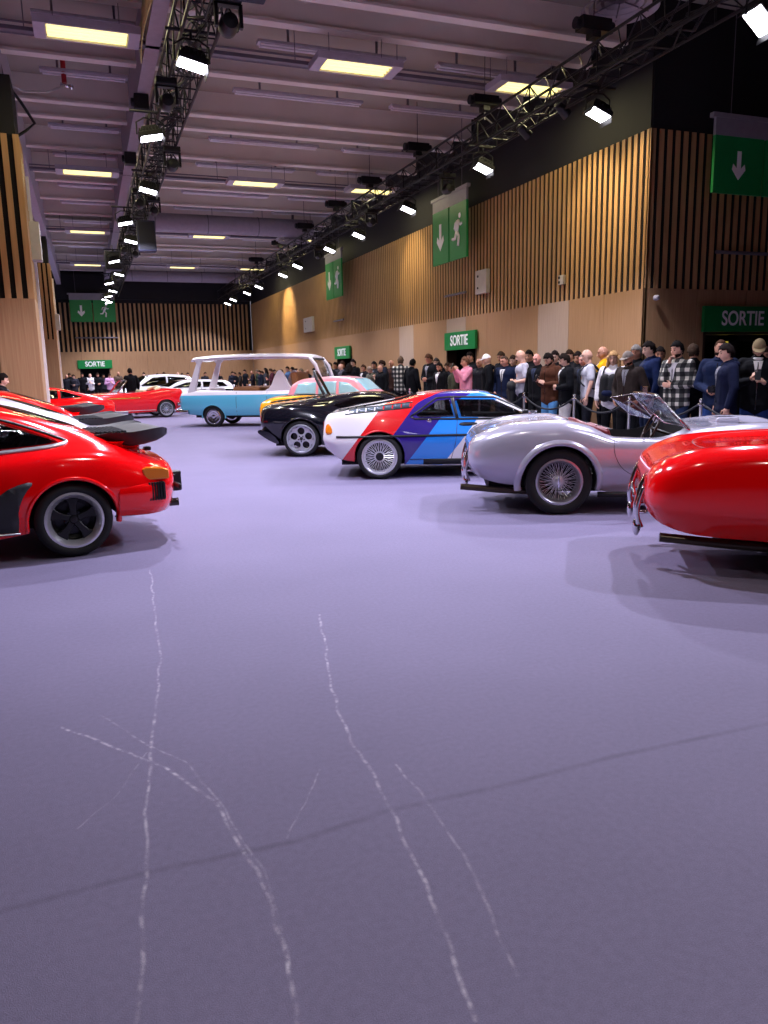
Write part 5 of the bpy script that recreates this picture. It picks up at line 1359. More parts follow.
# ================================================================== yellow buggy and pink estate behind the black supercar
def buggy():
    body = paint('mango_yellow_paint', 'f0a010', .2)
    t = empty('yellow_buggy', (4.30, 17.9, 0), R(-22), 'low yellow-orange open car with black windscreen hoop behind the black supercar', 'car')
    T = [(-.80, (.46,.42), (.56,.52), (.58,.64), (.50,.74), (.34,.76), (0,.77)),
         (-.70, (.60,.34), (.72,.50), (.74,.70), (.62,.82), (.42,.84), (0,.85)),
         (-.2, (.70,.26), (.80,.48), (.80,.76), (.66,.92), (.46,.95), (0,.96)),
         (.5, (.72,.22), (.80,.46), (.78,.72), (.66,.88), (.50,.97), (0,.98)),
         (1.2, (.72,.22), (.78,.46), (.76,.70), (.66,.84), (.48,.92), (0,.93)),
         (2.0, (.70,.24), (.80,.46), (.78,.74), (.60,.84), (.40,.86), (0,.87)),
         (2.8, (.50,.32), (.62,.44), (.58,.56), (.44,.62), (.30,.64), (0,.65))]
    T = [(r[0] * (.65 if r[0] < 0 else 1),) + r[1:] for r in T]
    bo = loft(T, 60).build('car_body', [body], t, smooth=True); B = bvh_of(bo)
    cut(bo, wheel_cutters((0, 2.2), .29, .42) + [MB().prism(chaikin([(.02, -.46), (.02, .46), (.86, .46), (.86, -.46)], 1), .45, 1.4)])
    for s in (-1, 1):
        wheel(t, 0, s * .68, .29, .2, 'star', .2); wheel(t, 2.2, s * .68, .29, .2, 'star', .2)
        MB().box((.16, s * .24 - .18, .5), (.28, s * .24 + .18, .98), Matrix.Rotation(R(-14), 3, 'Y')).build('seat_back', [SEATB], t, bevel=.04)
        patch('tail_lamp', B, chaikin([(s * .34, .56), (s * .54, .56), (s * .54, .72), (s * .34, .72)], 1), M('rear_red_lens'), t, 'end', -1, .01, .03, .08)
    pts = [(1.02, -.56, .88), (.72, -.44, 1.50), (.72, .44, 1.50), (1.02, .56, .88)]
    f_ = MB().tube(chaikin(pts, 1, False), .035, 8).build('windscreen_hoop', [RUB], t, smooth=True)
    q = MB().add(pts, [(0, 1, 2, 3)]).build('windscreen_glass', [GLC], f_); so = q.modifiers.new('t', 'SOLIDIFY'); so.thickness = .006
    MB().box((-.4, -.5, .2), (2.2, .5, .36)).build('underbody', [DARK], t)
buggy()
TP = [(r[0] * .80,) + tuple((w_, z * .90) for w_, z in r[1:]) for r in TH]
pk, BP = small_car('pale pink small car with light blue windows between the yellow car and the canopy car', 'pink_hatchback', (5.62, 19.75), R(-38), paint('pale_pink_paint', 'ee9aa4', .3), TP, [], None, None, 1.96, style='cap')
for s in (-1, 1):
    for w_ in [[(a * .7, .93 + (b - 1.04) * .72) for a, b in w0] for w0 in ([(-.52, 1.06), (-.36, 1.42), (.34, 1.47), (.34, 1.04)], [(.44, 1.04), (.44, 1.48), (1.12, 1.49), (1.12, 1.04)], [(1.22, 1.04), (1.22, 1.48), (1.55, 1.43), (2.1, 1.08), (2.05, 1.04)])]:
        patch('side_window', BP, w_, M('pale_blue_window', '9ccfd8', .15, coat=.5), pk, 'side', s, .003, .005)
patch('windscreen', BP, [(1.19, -.52), (1.19, .52), (1.58, .58), (1.58, -.58)], M('pale_blue_window'), pk, 'top', 1, .004, .005)
# ================================================================== rope barrier
def post(x, y, label):
    t = empty('rope_post', (x, y, 0), 0, label, 'barrier post', 'chrome rope posts before the crowd')
    MB().lathe([(.001, 0), (.16, 0), (.16, .015), (.10, .03), (.03, .045), (.026, .06)], 28).build('post_base', [CHR], t, smooth=True, angle=40)
    MB().cyl((0, 0, .05), (0, 0, .93), .021, n=16).build('post_pole', [M('brushed_steel', 'c2c2c8', .3, .8)], t, smooth=True, angle=40)
    MB().lathe([(.021, .90), (.034, .91), (.034, .935), (.022, .945), (.02, .96), (.03, .985), (.024, 1.008), (.001, 1.015)], 20).build('post_cap', [CHR], t, smooth=True)
    mb = MB()
    for a in (PI / 2, -PI / 2): mb.tube([(0, 0, .92), (0, .05 * math.copysign(1, a), .935), (0, .075 * math.copysign(1, a), .91)], .012, 8)
    mb.build('rope_hooks', [CHR], t, smooth=True)
PY = [5.4, 7.0, 8.75, 10.3, 11.86, 13.5, 15.4, 17.4, 19.4]
PX = [8.2, 8.18, 8.15, 8.13, 8.15, 8.1, 8.1, 8.1, 8.1]
for i, (x, y) in enumerate(zip(PX, PY)):
    post(x, y, 'chrome rope post, %s along the barrier from the right edge' % ORD[i])
    if i:
        a = Vector((PX[i-1], PY[i-1] + .075, .91)); b = Vector((x, y - .075, .91)); pts = []
        for k in range(17):
            u = k / 16; p = a.lerp(b, u); p.z -= .20 * (1 - (2 * u - 1) ** 2); pts.append(p)
        o = MB().tube(pts, .017, 8).build('barrier_rope', [M('black_rope', '17181e', .8, bump=.4, scale=80)], smooth=True)
        tag(o, 'black sagging rope between the %s and %s rope posts from the right' % (ORD[i-1], ORD[i]), 'rope', 'ropes of the barrier')
for i in range(6):
    x = 4.2 + i * .62; t = empty('white_barrier_post', (x, 31.5 - i * .1, 0), 0, 'short white barrier post behind the blue and white car, number counted from left: %s' % ['first', 'second', 'third', 'fourth', 'fifth', 'sixth'][i], 'barrier post', 'white posts behind the canopy car')
    MB().cyl((0, 0, .03), (0, 0, 1.0), .03, n=12).ell((0, 0, 1.02), (.045, .045, .045)).build('post_pole', [M('white_post_paint', 'e6e6ea', .4)], t, smooth=True, angle=50)
    MB().lathe([(.001, 0), (.15, 0), (.13, .03), (.03, .05)], 20).build('post_base', [M('white_post_paint')], t, smooth=True, angle=40)

# ================================================================== people
def remesh_obj(mb, voxel, dec=1.0, smooth_it=4):
    o = mb.build('tmp', [DARK], fix=False)
    r = o.modifiers.new('r', 'REMESH'); r.mode = 'VOXEL'; r.voxel_size = voxel; r.use_smooth_shade = True
    s = o.modifiers.new('s', 'SMOOTH'); s.iterations = smooth_it; s.factor = .5
    if dec < 1: d = o.modifiers.new('d', 'DECIMATE'); d.ratio = dec
    dg = bpy.context.evaluated_depsgraph_get(); dg.update()
    me = bpy.data.meshes.new_from_object(o.evaluated_get(dg)); bpy.data.objects.remove(o)
    me.polygons.foreach_set('use_smooth', [True] * len(me.polygons))
    return me
def caps(mb, a, b, ra, rb, sq=(1, 1), n=14):
    """tapered capsule; sq squashes the cross section (x, y)"""
    a = Vector(a); b = Vector(b); d = b - a; L_ = d.length; d.normalize()
    u = Vector((1, 0, 0)); u = (u - d * u.dot(d))
    if u.length < .2: u = Vector((0, 1, 0)); u = u - d * u.dot(d)
    u.normalize(); v = d.cross(u)
    vs = []; fs = []; rings = []
    for t in (-90, -60, -30, 0): rings.append((a + d * ra * math.sin(R(t)), ra * math.cos(R(t))))
    for t in (0, 30, 60, 90): rings.append((b + d * rb * math.sin(R(t)), rb * math.cos(R(t))))
    for c, r in rings:
        r = max(r, 1e-4)
        for k in range(n): q = 2 * PI * k / n; vs.append(c + u * (r * sq[0] * math.cos(q)) + v * (r * sq[1] * math.sin(q)))
    m = len(rings)
    for i in range(m - 1):
        for k in range(n): k2 = (k + 1) % n; fs.append((i*n+k, i*n+k2, (i+1)*n+k2, (i+1)*n+k))
    fs += [tuple(range(n - 1, -1, -1)), tuple((m-1)*n + k for k in range(n))]
    mb.add(vs, fs)

# figure faces +X, height 1.76 m, left is +Y
POSES = {  # elbow, wrist, hand direction, curl (for the left side; y is mirrored) ; head pitch, head yaw
 'down':       dict(L=((-.03, .27, 1.15), (.05, .28, .89), (.12, -.02, -1), .5), Rr=((-.03, .27, 1.15), (.06, .27, .90), (.15, -.04, -1), .5), pitch=12, yaw=8),
 'phone':      dict(L=((.00, .27, 1.14), (.24, .10, 1.15), (.5, -.5, .45), .9), Rr=((.00, .27, 1.14), (.27, .07, 1.20), (.5, -.15, .7), 1.0), pitch=30, yaw=0),
 'camera_low': dict(L=((-.02, .28, 1.13), (.22, .10, 1.04), (.6, -.5, .0), .9), Rr=((-.02, .28, 1.13), (.24, .08, 1.05), (.6, -.45, .1), 1.0), pitch=6, yaw=25),
 'face_phone': dict(L=((.14, .22, 1.22), (.27, .10, 1.45), (.3, -.4, .8), 1.0), Rr=((.12, .24, 1.20), (.28, .08, 1.44), (.25, -.35, .85), 1.0), pitch=4, yaw=0),
 'clasp':      dict(L=((.00, .27, 1.14), (.20, .08, 1.10), (.4, -.8, .05), .8), Rr=((.00, .27, 1.14), (.21, .05, 1.12), (.4, -.8, .1), .8), pitch=20, yaw=-5),
 'pockets':    dict(L=((-.07, .30, 1.14), (.07, .22, .95), (.3, -.35, -.85), .6), Rr=((-.07, .30, 1.14), (.07, .22, .95), (.3, -.35, -.85), .6), pitch=16, yaw=-10),
 'chin':       dict(L=((.02, .27, 1.15), (.18, .02, 1.12), (.3, -.9, .1), .7), Rr=((.13, .17, 1.16), (.16, .05, 1.43), (-.1, -.15, .95), 1.0), pitch=8, yaw=-15)}
def hand(mb, wr, d, s, curl):
    """palm, four unequal bent fingers and a thumb off the side of the palm"""
    d = Vector((d[0], d[1] * s, d[2])).normalized(); wr = Vector(wr)
    up = Vector((0, -s, 0)) if abs(d.z) > .6 else Vector((0, 0, 1)); palm = Vector((0, s, 0)).cross(d)
    side = d.cross(Vector((0, s, 0)) if abs(d.y) < .8 else Vector((1, 0, 0))).normalized()    # across the knuckles
    nrm = side.cross(d).normalized()
    if nrm.dot(Vector((-wr.x * .2, -wr.y, 0))) < 0: nrm = -nrm                                # palm faces the body midline
    caps(mb, wr, wr + d * .035, .026, .03)
    for k in (-.028, -.010, .010, .028): caps(mb, wr + d * .02 + side * k * .8, wr + d * .082 + side * k, .014, .013, n=8)
    for k, L_ in zip((-.030, -.010, .011, .030), (.060, .078, .084, .072)):
        a = wr + d * .085 + side * k; ang = curl * .6
        b = a + (d * math.cos(ang) + nrm * math.sin(ang)) * L_ * .5
        ang = curl * 1.5; c = b + (d * math.cos(ang) + nrm * math.sin(ang)) * L_ * .5
        caps(mb, a, b, .0095, .0088, n=8); caps(mb, b, c, .0088, .0078, n=8)
    a = wr + d * .025 + side * .026; b = a + (side * .7 + d * .6 + nrm * .35).normalized() * .042; c = b + (d * .85 + nrm * .5 * curl + side * .1).normalized() * .034
    caps(mb, a, b, .0125, .0105, n=8); caps(mb, b, c, .0105, .009, n=8)

HC = Vector((.015, 0, 1.635))
def head_parts(mb):
    """skull, jaw, nose, brow, lips, chin and ears round the origin, face towards +X, 23 cm tall"""
    vs = []; fs = []; n, m = 28, 22
    for i in range(m + 1):
        th = PI * i / m; z = .118 * math.cos(th)
        for k in range(n):
            ph = 2 * PI * k / n; r = math.sin(th); x = .098 * r * math.cos(ph); y = .077 * r * math.sin(ph)
            f = max(0, math.cos(ph)); low = max(0, -z / .118)
            if x > 0:
                y *= 1 - .30 * low ** 1.5; x *= 1 - .14 * low ** 2
                if -.01 < z < .035: x -= .008 * f * (1 - abs((z - .012) / .023))           # eye hollows
                x += .006 * f ** 4 * math.exp(-((z - .038) / .012) ** 2)                    # brow
                x += .007 * f ** 6 * math.exp(-((z + .062) / .012) ** 2)                    # lips
                x += .010 * f ** 4 * math.exp(-((z + .098) / .016) ** 2)                    # chin
            else:
                x *= 1.03; y *= 1 - .12 * low; x *= 1 - .32 * low
            zz = z - (.012 * f if z < -.09 else 0)
            vs.append((x, y, zz))
    for i in range(m):
        for k in range(n): k2 = (k + 1) % n; fs.append((i*n+k, (i+1)*n+k, (i+1)*n+k2, i*n+k2))
    mb.add(vs, fs)
    caps(mb, (.092, 0, .018), (.112, 0, -.026), .007, .0125, n=10); caps(mb, (.10, -.010, -.030), (.10, .010, -.030), .008, .008, n=8)
    for s in (-1, 1):
        caps(mb, (-.002, s * .077, .018), (-.002, s * .073, -.022), .016, .011, (1, .5), n=10)
def headrot(p): return Euler((0, R(p['pitch']), R(p['yaw'])), 'XYZ').to_matrix()
def tr_mb(src, rot, off):
    src.v = [tuple(rot @ Vector(p) + off) for p in src.v]; return src
def arm_pts(p, s):
    k = 'L' if s > 0 else 'Rr'; e, w_, d, c = p[k]
    return Vector((-.02, s * .185, 1.425)), Vector((e[0], s * e[1], e[2])), Vector((w_[0], s * w_[1], w_[2])), d, c
BODY = {}; TOPM = {}; TEE = {}
for nm, p in POSES.items():
    mb = MB(); hd = MB(); head_parts(hd); rt = headrot(p); piv = Vector((0, 0, 1.56)); tr_mb(hd, rt, piv + rt @ (HC - piv)); mb.add(hd.v, hd.f)
    caps(mb, (-.012, 0, 1.44), (.0, 0, 1.55), .062, .056)
    for s in (-1, 1):
        a, e, w_, d, c = arm_pts(p, s)
        caps(mb, a, e, .052, .042); caps(mb, e, w_, .041, .026); hand(mb, w_, d, s, c)
        hp = Vector((0, s * .095, .90)); kn = Vector((.025, s * .105, .49)); an = Vector((-.02, s * .11, .09))
        caps(mb, hp, kn, .085, .055); caps(mb, kn, an, .055, .036); caps(mb, an + Vector((-.01, 0, -.045)), an + Vector((.15, s * .02, -.055)), .034, .026)
        caps(mb, (-.01, s * .03, 1.43), a, .06, .055)
    caps(mb, (0, -.05, .95), (0, .05, .95), .115, .115, (1, 1)); caps(mb, (0, -.045, 1.1), (0, .045, 1.1), .105, .105); caps(mb, (0, -.07, 1.32), (0, .07, 1.32), .11, .11); caps(mb, (0, 0, .95), (0, 0, 1.36), .12, .13)
    BODY[nm] = remesh_obj(mb, .0062, .45, 2)
    mb = MB()
    for s in (-1, 1):
        a, e, w_, d, c = arm_pts(p, s)
        caps(mb, a, e, .078, .064); caps(mb, e, e.lerp(w_, .96), .062, .044); caps(mb, (-.01, s * .05, 1.41), a, .082, .074)
        caps(mb, (0, s * .07, .88), (0, s * .08, 1.34), .125, .125, (1.05, 1))
    caps(mb, (0, -.06, .86), (0, .06, .86), .145, .145); caps(mb, (-.02, 0, 1.40), (-.02, 0, 1.475), .10, .088); caps(mb, (.0, 0, 1.0), (.0, 0, 1.3), .145, .15)
    caps(mb, (.01, -.08, 1.34), (.01, .08, 1.34), .142, .142); caps(mb, (0, -.03, 1.44), (0, .03, 1.44), .085, .085)
    TOPM[nm] = remesh_obj(mb, .012, 1, 6)
    mb = MB()
    for s in (-1, 1):
        a, e, w_, d, c = arm_pts(p, s)
        caps(mb, a, a.lerp(e, .72), .07, .066); caps(mb, (-.01, s * .05, 1.41), a, .076, .068); caps(mb, (0, s * .07, .92), (0, s * .075, 1.34), .118, .118)
    caps(mb, (0, -.06, .92), (0, .06, .92), .135, .135); caps(mb, (0, 0, 1.0), (0, 0, 1.38), .14, .115)
    caps(mb, (.01, -.08, 1.34), (.01, .08, 1.34), .134, .134)
    TEE[nm] = remesh_obj(mb, .012, 1, 5)
mb = MB()
for s in (-1, 1):
    hp = Vector((0, s * .09, .88)); kn = Vector((.025, s * .105, .49)); an = Vector((-.015, s * .11, .11))
    caps(mb, hp, kn, .108, .078); caps(mb, kn, an, .076, .062)
caps(mb, (0, -.06, .93), (0, .06, .93), .128, .128)
TROU = remesh_obj(mb, .012, 1, 4)
def shoe_me(s):
    mb = MB(); caps(mb, (-.05, s * .11, .045), (.14, s * .13, .035), .045, .038, (.8, 1)); caps(mb, (-.03, s * .11, .06), (-.03, s * .11, .11), .048, .05)
    mb.box((-.09, s * .11 - .04, 0), (.17, s * .12 + .045, .022)); return remesh_obj(mb, .008, .6, 2)
SHOE = {-1: shoe_me(-1), 1: shoe_me(1)}
# hair, caps, beards and eyes are made in head space and placed with each pose's head
def shell_mesh(keep, grow, noise=.0, seed=0):
    hd = MB(); n, m = 28, 22; r_ = random.Random(seed)
    for i in range(m + 1):
        th = PI * i / m
        for k in range(n):
            ph = 2 * PI * k / n; d = Vector((math.sin(th) * math.cos(ph), math.sin(th) * math.sin(ph), math.cos(th)))
            g = grow * (.35 + .65 * max(0, d.z + .2)) + noise * (r_.random() - .4) * (1 if d.x < .3 else .4); low = max(0, -d.z)
            x = d.x * (.098 + g); y = d.y * (.077 + g); z = d.z * (.118 + g)
            if d.x > 0: y *= 1 - .30 * low ** 1.5; x *= 1 - .14 * low ** 2
            else: x *= (1.03) * (1 - .32 * low)
            hd.v.append((x, y, z))
    for i in range(m):
        for k in range(n):
            k2 = (k + 1) % n; f = (i*n+k, (i+1)*n+k, (i+1)*n+k2, i*n+k2)
            c = sum((Vector(hd.v[q]) for q in f), Vector()) / 4
            if keep(c): hd.f.append(f); hd.mi.append(0)
    me = bpy.data.meshes.new('shell'); me.from_pydata(hd.v, [], hd.f); bm = bmesh.new(); bm.from_mesh(me)
    bmesh.ops.remove_doubles(bm, verts=bm.verts, dist=1e-5); bmesh.ops.delete(bm, geom=[v for v in bm.verts if not v.link_faces], context='VERTS')
    bmesh.ops.recalc_face_normals(bm, faces=bm.faces)
    geo = bmesh.ops.solidify(bm, geom=bm.faces[:], thickness=.006)
    bm.to_mesh(me); bm.free(); me.polygons.foreach_set('use_smooth', [True] * len(me.polygons)); return me
HAIRM = {
 'short': shell_mesh(lambda c: c.z > .066 + .12 * max(0, c.x - .03) - .25 * abs(c.y) * (c.x > .03) or (c.x < .02 and c.z > .005) or (c.x < -.025 and c.z > -.06), .012, .011, 2),
 'shaved': shell_mesh(lambda c: c.z > .075 or (c.x < .03 and c.z > .01) or (c.x < -.02 and c.z > -.06), .004, .0, 3),
 'beard': shell_mesh(lambda c: c.z < -.045 and c.x > -.005 and not (c.x > .06 and -.075 < c.z < -.055 and abs(c.y) < .022), .008, .004, 4)}
mb = MB(); sh = HAIRM['short']
mb.v = [tuple(v.co) for v in sh.vertices]; mb.f = [tuple(p_.vertices) for p_ in sh.polygons]; mb.mi = [0] * len(mb.f)
r_ = random.Random(5)
for k in range(26):
    a = R(75 + k * 210 / 25); x, y = .095 * math.cos(a), .088 * math.sin(a); pts = []
    for j in range(7): pts.append((x * (1 + .04 * j) + r_.uniform(-.01, .01), y * (1 + .05 * j) + r_.uniform(-.01, .01), .05 - j * .046))
    mb.tube(pts, [.02, .022, .023, .023, .021, .017, .008], 7)
lh = mb.build('tmp', [DARK], smooth=True); HAIRM['longhair'] = lh.data; bpy.data.objects.remove(lh)
mb = MB(); cs = shell_mesh(lambda c: c.z > .038, .016, 0, 1)
mb.v = [tuple(v.co) for v in cs.vertices]; mb.f = [tuple(p_.vertices) for p_ in cs.polygons]; mb.mi = [0] * len(mb.f)
vs = []; 
for i in range(9):
    a = R(-58 + i * 116 / 8); vs += [(.10 * math.cos(a), .09 * math.sin(a), .045), (.10 * math.cos(a) + .075 * math.cos(a * .6), .082 * math.sin(a), .034), (.10 * math.cos(a) + .075 * math.cos(a * .6), .082 * math.sin(a), .028), (.10 * math.cos(a), .09 * math.sin(a), .038)]
mb.add(vs, [(4*i+k, 4*i+(k+1) % 4, 4*i+4+(k+1) % 4, 4*i+4+k) for i in range(8) for k in range(4)] + [(0, 1, 2, 3), (35, 34, 33, 32)])
mb.ell((0, 0, .135), (.008, .008, .005)); lh = mb.build('tmp', [DARK], smooth=True, angle=45); HAIRM['cap'] = lh.data; bpy.data.objects.remove(lh)
mb = MB()
for s in (-1, 1): mb.ell((.082, s * .031, .012), (.010, .013, .008), 10, 6)
EYES = []
for s in (-1, 1):
    e_ = MB().ell((.0835, s * .031, .012), (.009, .014, .0065), 10, 6).build('tmp', [DARK], smooth=True); EYES.append(e_.data); bpy.data.objects.remove(e_)
mb = MB()
for s in (-1, 1): mb.tube([(.094, s * .014, .036), (.093, s * .032, .041), (.082, s * .05, .036)], .0042, 6)
b_ = mb.build('tmp', [DARK], smooth=True); BROW = b_.data; bpy.data.objects.remove(b_)
# collars
mb = MB().lathe([(.085, -.01), (.098, .01), (.090, .032), (.078, .042), (.068, .03), (.070, -.01)], 24, 'z', (-.005, 0, 1.455)); c_ = mb.build('tmp', [DARK], smooth=True); COLLAR = c_.data; bpy.data.objects.remove(c_)
HOOD = MB(); caps(HOOD, (-.10, -.05, 1.47), (-.10, .05, 1.47), .052, .052); caps(HOOD, (-.10, -.04, 1.46), (-.03, -.09, 1.47), .045, .035); caps(HOOD, (-.10, .04, 1.46), (-.03, .09, 1.47), .045, .035); HOOD = remesh_obj(HOOD, .01, 1, 4)

def plaid():
    if 'plaid_wool' in MATS: return MATS['plaid_wool']
    m = bpy.data.materials.new('plaid_wool'); m.use_nodes = True; nt = m.node_tree; b = nt.nodes['Principled BSDF']; b.inputs['Roughness'].default_value = .9
    tc = nt.nodes.new('ShaderNodeTexCoord'); sp = nt.nodes.new('ShaderNodeSeparateXYZ'); nt.links.new(tc.outputs['Object'], sp.inputs[0]); outs = []
    for ax, sc_ in ((1, 9.0), (2, 8.0), (0, 9.0)):
        a = nt.nodes.new('ShaderNodeMath'); a.operation = 'MULTIPLY'; a.inputs[1].default_value = sc_; nt.links.new(sp.outputs[ax], a.inputs[0])
        f = nt.nodes.new('ShaderNodeMath'); f.operation = 'FRACT'; nt.links.new(a.outputs[0], f.inputs[0])
        g = nt.nodes.new('ShaderNodeMath'); g.operation = 'GREATER_THAN'; g.inputs[1].default_value = .55; nt.links.new(f.outputs[0], g.inputs[0]); outs.append(g.outputs[0])
    s = nt.nodes.new('ShaderNodeMath'); s.operation = 'ADD'; nt.links.new(outs[0], s.inputs[0]); nt.links.new(outs[1], s.inputs[1])
    d = nt.nodes.new('ShaderNodeMath'); d.operation = 'MULTIPLY'; d.inputs[1].default_value = .5; nt.links.new(s.outputs[0], d.inputs[0])
    cr = nt.nodes.new('ShaderNodeValToRGB'); cr.color_ramp.interpolation = 'CONSTANT'; el = cr.color_ramp.elements
    el[0].color = lin('101114'); el[1].position = .9; el[1].color = lin('c9c4b4'); e = el.new(.4); e.color = lin('4a4a46')
    nt.links.new(d.outputs[0], cr.inputs[0]); nt.links.new(cr.outputs[0], b.inputs['Base Color']); MATS['plaid_wool'] = m; return m
ZIP = {}; SHIRT = {}
for nm in TOPM:
    o_ = bpy.data.objects.new('tmp', TOPM[nm]); B_ = bvh_of(o_); bpy.data.objects.remove(o_)
    a_ = patch('zip', B_, [(-.006, .80), (.006, .80), (.006, 1.43), (-.006, 1.43)], DARK, None, 'end', 1, .004, .004, .05)
    b_ = patch('shirt_front', B_, [(-.004, 1.16), (.004, 1.16), (.06, 1.45), (-.06, 1.45)], DARK, None, 'end', 1, .003, .004, .05)
    ZIP[nm] = a_.data; SHIRT[nm] = b_.data; bpy.data.objects.remove(a_); bpy.data.objects.remove(b_)
def cloth(c):
    d = ''.join('%02x' % int(int(c[i:i + 2], 16) * (.80 if int(c[i:i + 2], 16) < 120 else .95)) for i in (0, 2, 4))
    return M('cloth_' + c, d, .9, vary=.16, scale=9, bump=1.0, spec=.15)
def skin(c): return M('skin_' + c, c, .5, vary=.04, scale=20)
def hairm(c): return M('hair_' + c, c, .9, vary=.3, scale=60, bump=.6, spec=.12)
